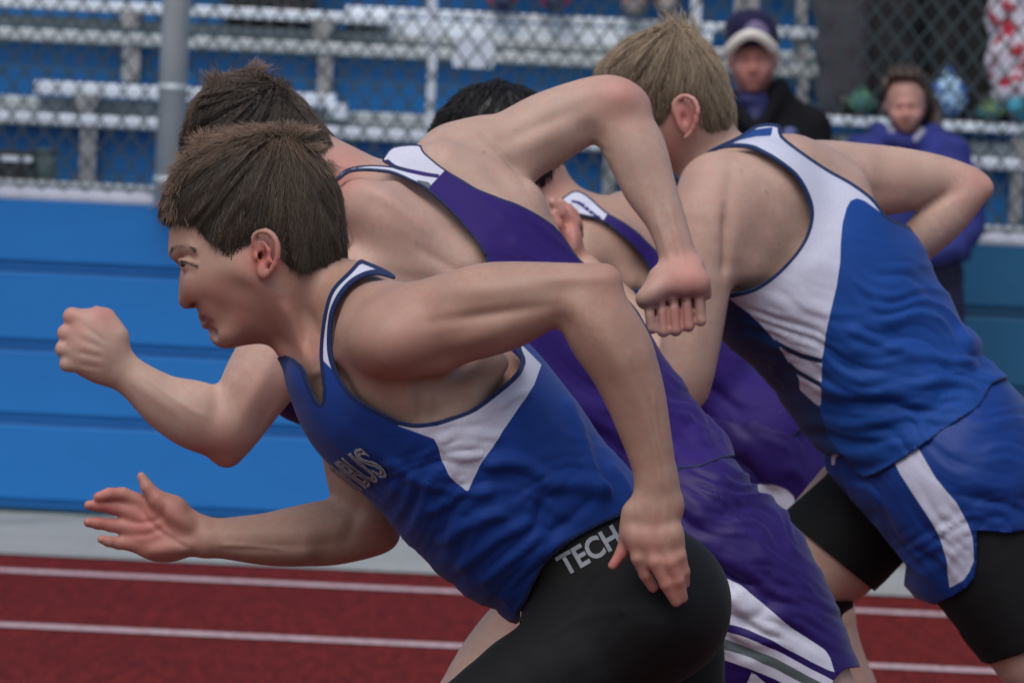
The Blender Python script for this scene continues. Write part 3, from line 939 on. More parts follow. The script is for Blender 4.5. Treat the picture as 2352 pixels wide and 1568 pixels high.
# ------------------------------------------------------------------ shared figure materials
m_skinA = skin_mat('skin_runner_tan', (0.395, 0.250, 0.187), (0.47, 0.140, 0.120))
m_skinB = skin_mat('skin_runner_pale', (0.485, 0.335, 0.265), (0.50, 0.175, 0.15))
m_skinC = skin_mat('skin_runner_olive', (0.42, 0.270, 0.200), (0.44, 0.19, 0.16))
m_eye = plain('eye_white', (0.55, 0.50, 0.47), 0.2, 0.1)
m_iris = plain('iris_dark', (0.02, 0.014, 0.01), 0.15, 0.1)
m_black = cloth_mat('black_spandex', (0.0075, 0.0080, 0.0085), [], rough=0.72, sheen=0.03, spec=0.22)
m_print = plain('print_silver', (0.26, 0.29, 0.32), 0.5, 0.25, 60)
m_print_w = plain('print_white', (0.55, 0.58, 0.62), 0.6, 0.2, 60)
m_hairA = hair_mat('hair_brown', (0.030, 0.022, 0.015), (0.185, 0.130, 0.086), (0.40, 0.265, 0.190))

def hair_obj(name, Fg, prims, vox, off, mask, flow, n, L, rad, mat, parent, tipf, seedv=3, curl=0.0, lift=0.35, tone_amp=1.0, bendv=(0, -0.25, 0), clump=0.012, curlf=None, root_ok=None, clumpj=.20, crown=None, lockf=9.0, tipup=.002, hairline=60.0):
    r = np.random.default_rng(seedv)
    V, Q, N = mesh_field(prims, vox, off)
    T = np.concatenate([Q[:, [0, 1, 2]], Q[:, [0, 2, 3]]])
    x, y = Fg.pxy(V)
    g = poly_sd(x, y, mask)
    # streaky lock relief along the flow
    Fl = flow(V); Fl = Fl - N * (Fl * N).sum(1)[:, None]; Fl /= np.linalg.norm(Fl, axis=1)[:, None] + 1e-9
    Cx = np.cross(N, Fl)
    cr_ = V[np.argmax(V[:, 1])] if crown is None else crown
    def lock(P):
        q = P - cr_; th = np.arctan2(q[:, 2], q[:, 0] + 1e-9); el = np.arctan2(-q[:, 1], np.hypot(q[:, 0], q[:, 2]) + 1e-9); ds = np.linalg.norm(q, axis=1)
        a_ = np.where(np.abs(q[:, 2]) > .03, np.arctan2(q[:, 0], -q[:, 1] + .01), th)
        return .6 * vnoise(a_ * lockf + .8 * vnoise(ds * 25, a_ * 3, 5), ds * 14, 1) + .4 * vnoise(a_ * lockf * 2.6, ds * 22, 2)
    lk = lock(V)
    V = V + N * (lk * .0045)[:, None]
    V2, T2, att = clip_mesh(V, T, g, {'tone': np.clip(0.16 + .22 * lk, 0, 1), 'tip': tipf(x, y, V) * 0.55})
    # strands
    idx = np.nonzero(g < -2)[0]
    if root_ok is not None: idx = idx[root_ok(V[idx], N[idx])]
    idx = r.choice(idx, n)
    R = V[idx] + r.normal(size=(n, 3)) * vox * 0.5 - N[idx] * 0.001
    # clumping: neighbouring roots share a lock direction
    cell = np.floor(R / clump).astype(int); key = (cell[:, 0] * 73856093) ^ (cell[:, 1] * 19349663) ^ (cell[:, 2] * 83492791)
    key = np.abs(key) % 9973
    ck = r.normal(size=(9973, 3)) * clumpj; ct = r.random(9973); cl = 0.75 + 0.5 * r.random(9973)
    D = flow(R); D = D - N[idx] * (D * N[idx]).sum(1)[:, None]
    D /= np.linalg.norm(D, axis=1)[:, None] + 1e-9
    D = D + ck[key] + r.normal(size=(n, 3)) * 0.10 + N[idx] * lift * (0.5 + r.random(n))[:, None]
    px, py = x[idx], y[idx]
    dist = np.clip(-g[idx] / hairline, 0.10, 1)
    Ls = L * dist * (0.65 + 0.6 * r.random(n)) * cl[key]
    tv = tipf(px, py, R)
    b = np.array(bendv) + np.zeros((n, 3))
    cu = curl if curlf is None else 0
    def fld(P_):
        D_v = np.full(len(P_), 1.0)
        for p_ in prims: D_v = smin(D_v, p_.ev(P_), p_.k)
        return D_v - off - lock(P_) * .0045
    h0 = .0005 + .0025 * r.random(n)
    h1 = h0 + (.001 + tipup * r.random(n) ** 2 * (1 + 4 * tv)) * dist
    SV, SQ, tip = strand_mesh(R, D, Ls, rad * (0.7 + 0.6 * r.random(n)), b * 0, np.full(n, 0.0), 5, curl * .5, seedv, N[idx], (fld, flow, h0, h1, ck[key] * 1.2))
    per = 6 * 3
    tone = np.repeat(np.clip(0.10 + 0.42 * tone_amp * (0.45 * ct[key] + 0.55 * r.random(n)) ** 1.3 + 0.30 * lock(R) + 0.25 * tv, 0, 1), per)
    tp = np.repeat(tv * (0.5 + 0.5 * r.random(n)), per) * (0.35 + 0.65 * tip)
    T3 = np.concatenate([T2, SQ[:, [0, 1, 2]] + len(V2), SQ[:, [0, 2, 3]] + len(V2)])
    VV = np.concatenate([Fg.world(V2), Fg.world(SV)])
    return mesh_obj(name, VV, T3, mat, parent, True, {'tone': np.concatenate([att['tone'], tone]), 'tip': np.concatenate([att['tip'], tp])})

def drop(Fg, x, y, prims, z0=-.2):
    z = np.full(len(x), z0)
    for _ in range(30):
        k = (Fg.t0 + z) / F; P = np.stack([(x - 1176.) * k, (784. - y) * k, z], -1)
        D = np.full(len(P), 1.0)
        for p in prims: D = -smin(-D, p.ev(P), p.k) if p.sub else smin(D, p.ev(P), p.k)
        z = z + np.clip(D, -.01, .02) * .8
    return P
def brow_strands(name, Fg, pts, dz, n, L, mat, parent, seedv=1, width=5.0, prims=None, out=-6.0):
    r = np.random.default_rng(seedv); P = catmull(pts, 6, False)
    k = r.integers(0, len(P) - 1, n); t = r.random(n)
    pc = P[k] * (1 - t)[:, None] + P[k + 1] * t[:, None]; dr = P[k + 1] - P[k]
    z = np.array([dz(a) for a in pc[:, 0]])
    R = np.array([Fg.D(a + r.normal() * 1.2, b_ + r.normal() * width * .5, zz) for (a, b_), zz in zip(pc, z)])
    if prims: R = drop(Fg, pc[:, 0] + r.normal(size=n), pc[:, 1] + r.normal(size=n) * width * .5, prims)
    D = np.stack([dr[:, 0], -dr[:, 1], np.full(n, out * 0.15)], -1); D /= np.linalg.norm(D, axis=1)[:, None]
    D += r.normal(size=(n, 3)) * .25
    SV, SQ, tip = strand_mesh(R, D, np.full(n, L), np.full(n, .00035), np.zeros((n, 3)), np.zeros(n), 3, 0, seedv, np.zeros((n, 3)))
    return mesh_obj(name, Fg.world(SV), SQ, mat, parent, True, {'tone': np.full(len(SV), .3), 'tip': np.zeros(len(SV))})

def drop_text(name, Fg, text, o, du, dv, size_u, size_v, surf_prims, off, mat, parent, bold=0.0, proj=(0, 0, 1), start=-0.4, warp=None, outline=None):
    """flat lettering laid on the cloth: glyph plane origin o, reading direction du, up direction dv (design space), then dropped along proj"""
    cu = bpy.data.curves.new('tmp_text', 'FONT'); cu.body = text; cu.size = 1.0; cu.offset = bold; cu.resolution_u = 4
    if outline: cu.fill_mode = 'NONE'; cu.bevel_depth = outline; cu.bevel_resolution = 0
    ob = bpy.data.objects.new('tmp_text', cu); col.objects.link(ob)
    dg = bpy.context.evaluated_depsgraph_get(); ev = ob.evaluated_get(dg)
    me = bpy.data.meshes.new_from_object(ev)
    import bmesh
    bm = bmesh.new(); bm.from_mesh(me)
    bmesh.ops.triangulate(bm, faces=bm.faces[:])
    for _ in range(2):
        le = [e for e in bm.edges if e.calc_length() > 0.08]
        if le: bmesh.ops.subdivide_edges(bm, edges=le, cuts=1, use_grid_fill=False)
        bmesh.ops.triangulate(bm, faces=bm.faces[:])
    V = np.array([v.co[:] for v in bm.verts]); T = np.array([[v.index for v in f.verts] for f in bm.faces]); bm.free()
    bpy.data.objects.remove(ob); bpy.data.curves.remove(cu); bpy.data.meshes.remove(me)
    w = V[:, 0].max()
    u = V[:, 0] / w; v = V[:, 1] / 0.72
    if warp is not None: u, v = warp(u, v)
    du = np.array(du, float); dv = np.array(dv, float)
    P = np.array(o) + u[:, None] * du * size_u + v[:, None] * dv * size_v
    pr = np.array(proj, float); pr /= np.linalg.norm(pr)
    s = np.full(len(P), start); done = np.zeros(len(P), bool)
    for _ in range(60):
        X = P + pr * s[:, None]
        D = np.full(len(P), 1.0)
        for p in surf_prims: D = smin(D, p.ev(X), p.k)
        D -= off
        s = s + np.where(done, 0, np.clip(D, -.02, .03) * .8)
        done |= np.abs(D) < .0002
    X = P + pr * (s - 0.0)[:, None]
    okv = s < start + 0.9
    # lift along projection by the print thickness
    X = X - pr * 0.0012
    keep = okv[T].all(1)
    return mesh_obj(name, Fg.world(X), T[keep], mat, parent, True)

# ------------------------------------------------------------------ runner in blue and white (foreground)
A = Fig(8.0)
pa = empty('person', tuple(A.world(np.array([A.D(1500, 3080, 0)]))[0]))
tag(pa, 'brown haired sprinter in blue and white singlet and black tights, nearest the camera', 'person')

head = A.infl([(392, 500), (388, 530), (387, 556), (386, 578), (390, 590), (401, 600), (413, 611), (419, 625), (420, 640), (417, 655), (414, 674), (413, 690), (418, 701), (430, 706), (444, 706), (453, 706),
               (455, 714), (457, 724), (460, 732), (469, 737), (466, 743), (471, 750), (480, 754), (480, 766), (484, 780), (494, 792), (510, 799), (530, 800), (561, 793), (609, 788), (655, 790),
               (715, 740), (765, 650), (775, 560), (765, 470), (730, 390), (670, 335), (590, 312), (510, 330), (440, 380), (402, 445)],
              [(400, 600, .062, 0), (480, 600, .066, 0), (600, 600, .078, 0), (700, 600, .080, 0)], k=.012, step=.003)
hp = [head]
hp += [A.seg((605, 660, -.052), 26, (524, 768, -.024), 15, k=.02), A.seg((605, 660, .052), 26, (524, 768, .024), 15, k=.02)]     # jaw
hp += [A.seg((466, 645, -.030), 20, (560, 625, -.060), 16, k=.04), A.seg((468, 640, .040), 16, (560, 622, .064), 14, k=.03)]     # cheekbone
hp += [A.seg((411, 581, -.012), 8, (446, 572, -.042), 8, k=.012), A.seg((411, 581, .012), 8, (446, 572, .042), 8, k=.012)]     # brow ridge
for s_ in (-1, 1):
    hp += [A.ell((424, 602, s_ * .038), 15, 9, .014, ang=10, k=.016, sub=True)]                                                  # eye socket
    hp += [A.ell((438, 604, s_ * .030), 21, 15, .0125, k=.004)]                                                                   # eyeball with lids
    hp += [A.seg((414, 599, s_ * .036), 6.5, (454, 607, s_ * .047), 5.5, k=.006), A.seg((421, 617, s_ * .036), 4.5, (449, 614, s_ * .047), 4, k=.006)]
hp += [A.seg((428, 640, 0), 10, (431, 688, 0), 11, k=.010), A.ell((438, 692, -.011), 15, 11, .009, k=.005), A.ell((438, 692, .011), 15, 11, .009, k=.005)]  # nose
hp += [A.ell((429, 690, 0), 12, 12, .0085, k=.006)]
hp += [A.ell((443, 699, -.0135), 9, 5.5, .0065, ang=-8, k=.003, sub=True), A.ell((443, 700, .0115), 8.5, 5, .0050, k=.003, sub=True)]
hp += [A.ell((497, 706, -.026), 20, 30, .012, ang=-20, k=.016)]                                                    # nasolabial fold
hp += [A.seg((468, 727, 0), 8, (484, 731, -.016), 6, k=.006), A.seg((472, 745, 0), 8, (486, 741, -.016), 6, k=.006)]              # lips
hp += [A.seg((462, 736.5, -.006), 1.3, (492, 740, -.023), 1.3, k=.003, sub=True)]
hp += [A.seg((488, 762, -.014), 5, (500, 764, -.024), 6, k=.01, sub=True)]
# cheek hollow
hp += [A.ell((566, 712, -.082), 44, 22, .006, ang=35, k=.03, sub=True)]
# near ear
ez = -.082
hp += [A.ell((607, 584, ez + .004), 26, 50, .007, ang=-8, tilt=14, k=.006)]
er = [(584, 562, ez), (582, 545, ez - .003), (592, 534, ez - .006), (610, 531, ez - .010), (626, 540, ez - .014), (636, 558, ez - .016), (638, 580, ez - .016), (634, 602, ez - .014), (624, 620, ez - .010), (612, 633, ez - .005), (602, 636, ez - .002)]
hp += A.chain([e_ + ((6.4 if 3 <= i <= 8 else 5.0),) for i, e_ in enumerate(er)], k=.005)
hp += [A.ell((604, 626, ez - .003), 12, 13, .005, k=.004)]
hp += [A.ell((613, 562, ez - .010), 12, 17, .0050, ang=20, k=.006, sub=True), A.ell((604, 592, ez - .008), 11, 17, .011, ang=-12, k=.003, sub=True)]
hp += [A.seg((606, 556, ez - .004), 3.6, (619, 575, ez - .008), 4.0, k=.006), A.seg((619, 575, ez - .008), 4.0, (618, 598, ez - .008), 4.0, k=.006), A.seg((618, 598, ez - .008), 4.0, (607, 614, ez - .004), 4.0, k=.006)]
hp += [A.ell((590, 590, ez - .002), 6, 8, .005, k=.004), A.ell((597, 588, ez), 5, 9, .018, k=.002, sub=True)]
hp += [A.ell((607, 584, .082), 26, 50, .007, ang=-8, k=.006)]
# neck
neck = [A.seg((640, 650, 0), 108, (745, 725, 0), 116, .56, .52, k=.02), A.seg((745, 725, 0), 116, (815, 800, 0), 122, .52, .60, k=.02)]
neck2 = [A.seg((628, 660, -.056), 17, (716, 846, -.026), 13, k=.02), A.seg((628, 660, .056), 17, (716, 846, .026), 13, k=.02),
         A.ell((668, 812, -.012), 20, 16, .014, k=.02), A.seg((706, 868, -.012), 11, (800, 800, -.13), 12, k=.02)]
trap = [A.seg((790, 690, -.03), 70, (890, 735, -.125), 78, k=.03), A.seg((790, 690, .03), 70, (890, 760, .13), 78, k=.03)]
torsoA = A.infl([(690, 850), (710, 925), (735, 980), (765, 1022), (803, 1062), (862, 1108), (932, 1182), (1002, 1260), (1080, 1322), (1180, 1380), (1260, 1410), (1400, 1440), (1600, 1420), (1640, 1340),
                 (1560, 1250), (1455, 1165), (1395, 1085), (1330, 990), (1260, 898), (1190, 820), (1100, 745), (1000, 672), (905, 645), (832, 620), (790, 650), (735, 745)],
                [(760, 760, .150, 0), (880, 880, .172, 0), (1050, 1020, .165, 0), (1230, 1180, .140, 0), (1450, 1330, .165, 0)], k=.03)
near_arm = A.chain([(890, 768, -.150, 116), (975, 756, -.190, 112), (1031, 735, -.205, 106), (1113, 712, -.222, 106), (1168, 700, -.232, 99), (1240, 682, -.242, 80), (1330, 670, -.250, 64), (1388, 648, -.252, 38)], k=.03, f=.82)
near_arm += A.chain([(1345, 705, -.250, 72), (1388, 765, -.246, 84), (1424, 823, -.242, 80), (1457, 905, -.236, 70), (1485, 1003, -.230, 57), (1507, 1092, -.225, 47)], k=.012, f=.80)
near_arm += A.chain([(1386, 655, -.250, 40), (1388, 705, -.250, 56), (1402, 765, -.247, 72), (1424, 815, -.243, 76)], k=.006, f=.8)
near_arm += [A.ell((905, 775, -.195), 108, 92, .055, ang=-15, k=.02), A.seg((1270, 668, -.244), 12, (1380, 644, -.244), 10, k=.03)]
reliefA = [(960, 770, 105, 62, -10, .008), (900, 800, 70, 60, 0, .006), (1110, 664, 120, 26, -3, .006), (1090, 775, 115, 24, -17, .006), (1120, 722, 120, 14, -8, -.006), (1020, 812, 40, 60, 55, -.007),
           (1300, 668, 70, 22, 0, -.003), (1352, 738, 70, 34, 58, .007), (1290, 742, 24, 34, -20, -.006), (1436, 850, 100, 30, 68, .006), (1475, 900, 120, 10, 70, -.004), (1330, 640, 70, 14, 0, .003),
           (1050, 925, 110, 22, -18, -.004), (950, 915, 60, 36, 10, .005), (1150, 850, 24, 60, 30, .007), (985, 925, 12, 46, 0, .004), (963, 925, 12, 46, 0, -.002),
           (850, 1180, 46, 60, 10, .005), (810, 1200, 16, 50, 20, -.004), (760, 1212, 80, 22, -6, .005), (640, 1255, 110, 12, -3, -.003), (600, 1225, 90, 10, 0, .002),
           (545, 690, 46, 30, 20, .004), (600, 738, 60, 26, 32, -.003), (520, 770, 40, 18, 10, .003)]
linesA = [([(640, 680), (680, 760), (716, 846)], .0040, 12), ([(690, 690), (730, 760), (760, 800)], -.003, 14), ([(500, 1250), (580, 1254), (660, 1262)], .0016, 5), ([(1440, 800), (1475, 900), (1500, 1010), (1520, 1120)], .0015, 5), ([(1500, 900), (1512, 1000), (1540, 1100)], .0012, 4),
          ([(1465, 1150), (1470, 1225)], .0012, 6), ([(1500, 1150), (1502, 1228)], .0012, 6), ([(1528, 1150), (1532, 1225)], .0012, 6), ([(705, 868), (760, 838), (790, 800)], .003, 10),
          ([(318, 1158), (345, 1200), (398, 1240), (440, 1262)], -.0022, 6), ([(292, 1196), (330, 1200), (372, 1188)], -.002, 6), ([(300, 1228), (340, 1226), (380, 1208)], -.002, 6), ([(380, 1150), (372, 1190), (400, 1230)], -.0025, 7)]
# near hand: back of the palm and five fingers
near_hand = [A.infl([(1484, 1078), (1534, 1078), (1562, 1122), (1573, 1165), (1558, 1215), (1560, 1255), (1520, 1275), (1470, 1268), (1442, 1238), (1436, 1190), (1450, 1140)], [(1500, 1090, .024, 0), (1500, 1280, .0155, 0)], c=-.222, k=.012, step=.003)]
hz = -.226
near_hand += A.chain([(1456, 1225, hz, 18), (1466, 1280, hz - .004, 16.5), (1482, 1318, hz + .004, 14.5), (1500, 1348, hz + .014, 12.5)], k=.008, kf=.003)
near_hand += A.chain([(1488, 1228, hz - .002, 18.5), (1505, 1290, hz - .008, 17), (1530, 1340, hz - .002, 15.5), (1553, 1380, hz + .008, 13.5)], k=.008, kf=.003)
near_hand += A.chain([(1520, 1228, hz - .003, 18), (1540, 1290, hz - .008, 16.5), (1557, 1332, hz - .002, 15), (1568, 1372, hz + .008, 12.5)], k=.008, kf=.003)
near_hand += A.chain([(1548, 1222, hz, 16.5), (1562, 1275, hz - .004, 14.5), (1572, 1312, hz + .002, 12.5), (1574, 1340, hz + .010, 11)], k=.008, kf=.003)
near_hand += A.chain([(1455, 1180, hz + .006, 24), (1442, 1228, hz + .010, 18), (1428, 1268, hz + .010, 14), (1407, 1298, hz + .008, 11)], k=.012, kf=.003)
for (kx, ky) in ((1458, 1234), (1489, 1238), (1521, 1236), (1549, 1228)): near_hand.append(A.ell((kx, ky, hz - .006), 13, 17, .008, k=.014))
for (kx, ky) in ((1473, 1234), (1505, 1240), (1536, 1236)): near_hand.append(A.seg((kx, ky - 10, hz - .022), 2.5, (kx + 12, ky + 46, hz - .024), 2.5, k=.006, sub=True))
far_arm = A.chain([(800, 880, .150, 84), (800, 960, .162, 74), (812, 1030, .168, 73), (832, 1110, .172, 76), (852, 1180, .172, 64), (880, 1226, .170, 38)], k=.03)
far_arm += A.chain([(835, 1212, .170, 70), (760, 1222, .162, 75), (680, 1231, .150, 68), (620, 1237, .140, 60), (550, 1236, .130, 50), (475, 1232, .120, 39)], k=.012, f=.85)
far_arm += [A.seg((690, 1258, .128), 12, (480, 1246, .104), 10, k=.03)]
fz = .115
far_hand = [A.infl([(480, 1200), (440, 1166), (402, 1146), (366, 1143), (332, 1150), (302, 1157), (288, 1190), (286, 1232), (300, 1262), (345, 1286), (392, 1290), (446, 1275), (480, 1264)], [(290, 1220, .0135, 0), (470, 1230, .022, 0)], c=fz, k=.012, step=.003)]
far_hand += [A.ell((405, 1184, fz - .012), 50, 22, .014, ang=38, k=.008), A.ell((400, 1256, fz - .010), 58, 18, .012, ang=-8, k=.008)]
far_hand += A.chain([(322, 1150, fz, 16.5), (282, 1134, fz - .004, 15.5), (250, 1134, fz - .010, 14), (226, 1141, fz - .014, 12)], k=.006, kf=.003)
far_hand += A.chain([(312, 1178, fz, 17), (262, 1165, fz - .002, 16), (228, 1160, fz - .008, 14), (204, 1160, fz - .012, 11.5)], k=.006, kf=.003)
far_hand += A.chain([(302, 1212, fz, 16.5), (256, 1206, fz - .002, 15), (224, 1201, fz - .008, 13.5), (202, 1199, fz - .012, 11)], k=.006, kf=.003)
far_hand += A.chain([(308, 1246, fz, 15.5), (272, 1247, fz - .002, 13.5), (250, 1243, fz - .007, 12), (233, 1238, fz - .010, 10)], k=.006, kf=.003)
far_hand += A.chain([(400, 1166, fz - .008, 26), (362, 1146, fz - .012, 20), (338, 1118, fz - .012, 15), (325, 1094, fz - .010, 11)], k=.010, kf=.003)
far_hand += [A.seg((300, 1222, fz - .026), 2.2, (350, 1185, fz - .026), 2.2, k=.006, sub=True), A.seg((318, 1250, fz - .026), 2.2, (372, 1212, fz - .028), 2.2, k=.006, sub=True)]
legsA = A.chain([(1490, 1385, -.085, 158), (1275, 1560, -.095, 143), (1050, 1720, -.10, 118), (850, 1865, -.10, 100)], k=.04)
legsA += A.chain([(850, 1865, -.10, 100), (900, 2100, -.10, 96), (930, 2350, -.09, 78), (945, 2640, -.08, 48), (935, 2700, -.08, 48)], k=.01)
legsA += A.chain([(935, 2700, -.08, 44), (840, 2750, -.08, 40), (740, 2765, -.08, 30)], k=.01)
legsA += A.chain([(1492, 1395, .085, 158), (1520, 1700, .09, 140), (1600, 2120, .09, 104), (1690, 2380, .09, 104), (1780, 2650, .09, 76), (1850, 2890, .09, 48)], k=.04)
legsA += A.chain([(1850, 2890, .09, 46), (1830, 3020, .09, 44), (1740, 3075, .09, 36)], k=.01)
glute = [A.ell((1508, 1400, -.075), 140, 142, .115, k=.02)]

bodyA_pr = hp + neck + neck2 + trap + [torsoA] + glute + legsA + near_arm + near_hand + far_arm + far_hand
bodyA_pr += [A.ell((960, 925, -.150), 130, 60, .030, ang=25, k=.03), A.seg((1090, 905, -.165), 20, (1140, 830, -.135), 26, k=.03), A.seg((978, 890, -.186), 6, (986, 950, -.184), 6, k=.03, sub=True)]
latA = bodyA_pr[-3:-1]
def darkA(x, y, V):
    br = catmull([(389, 583), (396, 571), (410, 564), (428, 563), (442, 571), (428, 572), (410, 575), (398, 584)], 3)
    d = np.clip(0.5 - poly_sd(x, y, br) / 7.0, 0, 1) * .28 * (V[:, 2] < -.005)
    # nostril shade painted in; lash line also carries the shade under the brow
    d = np.maximum(d, np.clip(1 - np.hypot((x - 444) / 11, (y - 698) / 6.5), 0, 1) * 1.2)
    d = np.maximum(d, np.clip(1 - line_sd(x, y, [(408, 599), (420, 600), (438, 605), (452, 611)]) / 7, 0, 1) * 0.55 * (V[:, 2] < -.005))
    return d
bA = A.body('body', bodyA_pr, 0.0026, m_skinA, pa, relief=reliefA, lines=linesA,
            flush=[(610, 590, 52, .85), (500, 690, 60, .35), (560, 720, 50, .40), (440, 690, 26, .40), (610, 700, 80, .30), (1400, 640, 60, .15), (1490, 1250, 55, .35), (1530, 1330, 80, .5), (1415, 1285, 40, .8),
                   (330, 1200, 110, .75), (240, 1170, 80, .85), (880, 1220, 60, .30), (950, 800, 130, .18), (690, 800, 60, .30)],
            lip=[(459, 724), (470, 724), (484, 729), (494, 737), (484, 744), (474, 749), (466, 746), (466, 737)], dark=darkA)
# eyes
for s_ in (-1, 1):
    V, Q, N = mesh_field([A.ell((434, 607, s_ * .0315), 17, 12, .0118, k=.001)], .0016)
    o = mesh_obj('eye', A.world(V), Q, m_eye, pa)
    V, Q, N = mesh_field([A.ell((423, 607, s_ * .0350), 8.5, 8.5, .0085, k=.001)], .0012)
    mesh_obj('iris', A.world(V), Q, m_iris, o)
brow_strands('eyebrow', A, [(391, 582), (398, 571), (412, 566), (430, 565), (444, 573)], lambda a: -.012 - (a - 391) / 53 * .038, 150, .0060, m_hairA, pa, 4, 5, hp)
brow_strands('eyelashes', A, [(412, 600), (422, 601), (438, 606), (451, 611)], lambda a: -.036 - (a - 412) / 39 * .010, 50, .0045, m_hairA, pa, 5, 1.0, hp, -20)

hvol = A.infl([(402, 512), (400, 492), (398, 468), (402, 440), (410, 408), (420, 384), (440, 354), (470, 336), (500, 326), (540, 302), (580, 292), (620, 292), (655, 293), (690, 318), (727, 347), (757, 397), (776, 437), (789, 515), (800, 594), (780, 640),
               (715, 700), (640, 720), (540, 700), (470, 640), (430, 600), (405, 560)], [(400, 500, .066, 0), (480, 520, .078, 0), (600, 500, .088, 0), (700, 520, .088, 0), (790, 560, .07, 0)], k=.01, step=.004)
maskA = catmull([(360, 500), (390, 510), (418, 510), (444, 517), (462, 540), (480, 556), (504, 566), (514, 582), (523, 599), (541, 597), (550, 580), (566, 566), (577, 556), (578, 540), (590, 526), (612, 523), (634, 536), (645, 560), (644, 588), (664, 612), (700, 627), (744, 614), (790, 604),
                 (830, 600), (830, 400), (760, 280), (600, 230), (400, 280), (340, 400)], 3)
import copy
def hgrow(p, g):
    q = copy.copy(p); q.grow = g; return q
crownA = A.D(652, 318, 0)
def flowA(P):
    d = P - crownA; d = d / (np.linalg.norm(d, axis=1)[:, None] + 1e-6)
    x, y = A.pxy(P)
    d = d + np.array([0, -0.55, 0])
    fr = np.clip((470 - x) / 90, 0, 1)[:, None]
    d = d + fr * np.array([-.25, -.25, -.15])
    return d
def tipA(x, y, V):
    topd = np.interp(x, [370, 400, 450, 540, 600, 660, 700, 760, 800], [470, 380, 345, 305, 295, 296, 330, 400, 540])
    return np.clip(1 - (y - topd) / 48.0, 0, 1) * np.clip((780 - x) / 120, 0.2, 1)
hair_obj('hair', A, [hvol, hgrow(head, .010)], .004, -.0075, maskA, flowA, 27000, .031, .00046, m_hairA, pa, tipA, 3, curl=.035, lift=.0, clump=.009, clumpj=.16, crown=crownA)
# the upright tuft and the curly fringe
r = np.random.default_rng(12)
def tuft(Fg, name, base, dirn, n, L, spread, mat, parent, tone=.6, tipv=.8, rad=.0006, seedv=1, curl=.05):
    r = np.random.default_rng(seedv)
    R = np.array([Fg.D(base[0] + r.normal() * spread, base[1] + r.normal() * spread * .6, base[2] + r.normal() * .006) for _ in range(n)])
    D = np.array([dirn[0], -dirn[1], dirn[2]], float) / np.linalg.norm(dirn) + r.normal(size=(n, 3)) * .13
    SV, SQ, tip = strand_mesh(R, D, L * (.7 + .5 * r.random(n)), np.full(n, rad), np.zeros((n, 3)), np.zeros(n), 5, curl, seedv, np.zeros((n, 3)))
    return SV, SQ, tip
tuf = [((480, 358, -.01), (-.35, -1, 0), 200, .032, 6, .85, 1.0), ((464, 345, -.01), (.2, -1, 0), 60, .018, 5, .8, 1.0)]
for (tx, ty, dx_, dy_, n_, L_) in ((610, 306, -.9, -.35, 240, .016), (640, 300, -.7, -.65, 240, .013), (565, 310, -1, -.1, 200, .02), (520, 322, -1, .25, 140, .03), (668, 302, .1, -.8, 200, .012), (690, 312, .6, -.5, 120, .02), (440, 356, -1, -.1, 120, .016),
                                   (420, 378, -.8, .5, 120, .014), (404, 420, -.5, .9, 130, .016), (392, 455, -.3, 1, 130, .016), (402, 478, .1, 1, 150, .018), (425, 492, .3, 1, 150, .018), (740, 372, .5, .5, 100, .02), (705, 330, .6, .1, 100, .02)):
    tuf.append(((tx, ty, -.01), (dx_, dy_, -.1), n_, L_, 9, .5, .75))
Vs = []; Qs = []; to = []; ti = []; b0 = 0
for i, (bs_, dn_, n_, L_, sp_, tn_, tp_) in enumerate(tuf):
    for dzz in ((-.02, .0, .02) if i > 1 else (0,)):
        SV, SQ, tip = tuft(A, '', (bs_[0], bs_[1] + abs(dzz) * 200, bs_[2] + dzz), dn_, n_ // (3 if i > 1 else 1), L_, sp_, None, None, seedv=i * 7 + int(dzz * 100) + 20, curl=.16 if bs_[0] < 450 else .06)
        Vs.append(SV); Qs.append(SQ + b0); b0 += len(SV); to.append(np.full(len(SV), tn_) * (.6 + .6 * r.random(len(SV)))); ti.append(tip * tp_)
mesh_obj('hair_tuft', A.world(np.concatenate(Vs)), np.concatenate(Qs), m_hairA, pa, True, {'tone': np.clip(np.concatenate(to), 0, 1), 'tip': np.concatenate(ti)})

# singlet
singA = A.infl([(684, 842), (700, 920), (728, 985), (760, 1028), (800, 1070), (858, 1114), (930, 1190), (1000, 1268), (1080, 1330), (1150, 1378), (1192, 1408), (1250, 1380), (1330, 1290), (1400, 1235),
                (1450, 1160), (1452, 1128), (1420, 1082), (1352, 1020), (1318, 965), (1262, 888), (1200, 812), (1100, 735), (1000, 665), (905, 637), (832, 612), (785, 645), (730, 745)],
               [(760, 760, .150, 0), (880, 880, .172, 0), (1050, 1020, .170, 0), (1230, 1180, .155, 0), (1400, 1300, .165, 0)], k=.02)
maskAs = [(826, 601), (803, 626), (768, 662), (752, 700), (741, 760), (737, 822), (744, 890), (741, 926), (727, 914), (712, 880), (694, 838), (640, 820), (660, 960), (720, 1060), (800, 1140), (900, 1230), (1000, 1310), (1100, 1400), (1184, 1430),
          (1196, 1400), (1204, 1389), (1220, 1354), (1242, 1309), (1280, 1262), (1330, 1230), (1382, 1203), (1432, 1178), (1456, 1140), (1500, 1110), (1440, 1000), (1380, 930), (1300, 830), (1230, 780), (1188, 790), (1188, 812), (1195, 835),
          (1173, 868), (1113, 918), (1075, 943), (1031, 959), (990, 969), (954, 972), (920, 966), (904, 960), (850, 932), (811, 905), (784, 868), (768, 830), (763, 790), (768, 725), (784, 685), (808, 655), (836, 638), (862, 632), (886, 636), (907, 642), (902, 634), (884, 623), (862, 613), (840, 604)]
maskAs = catmull(maskAs, 3)
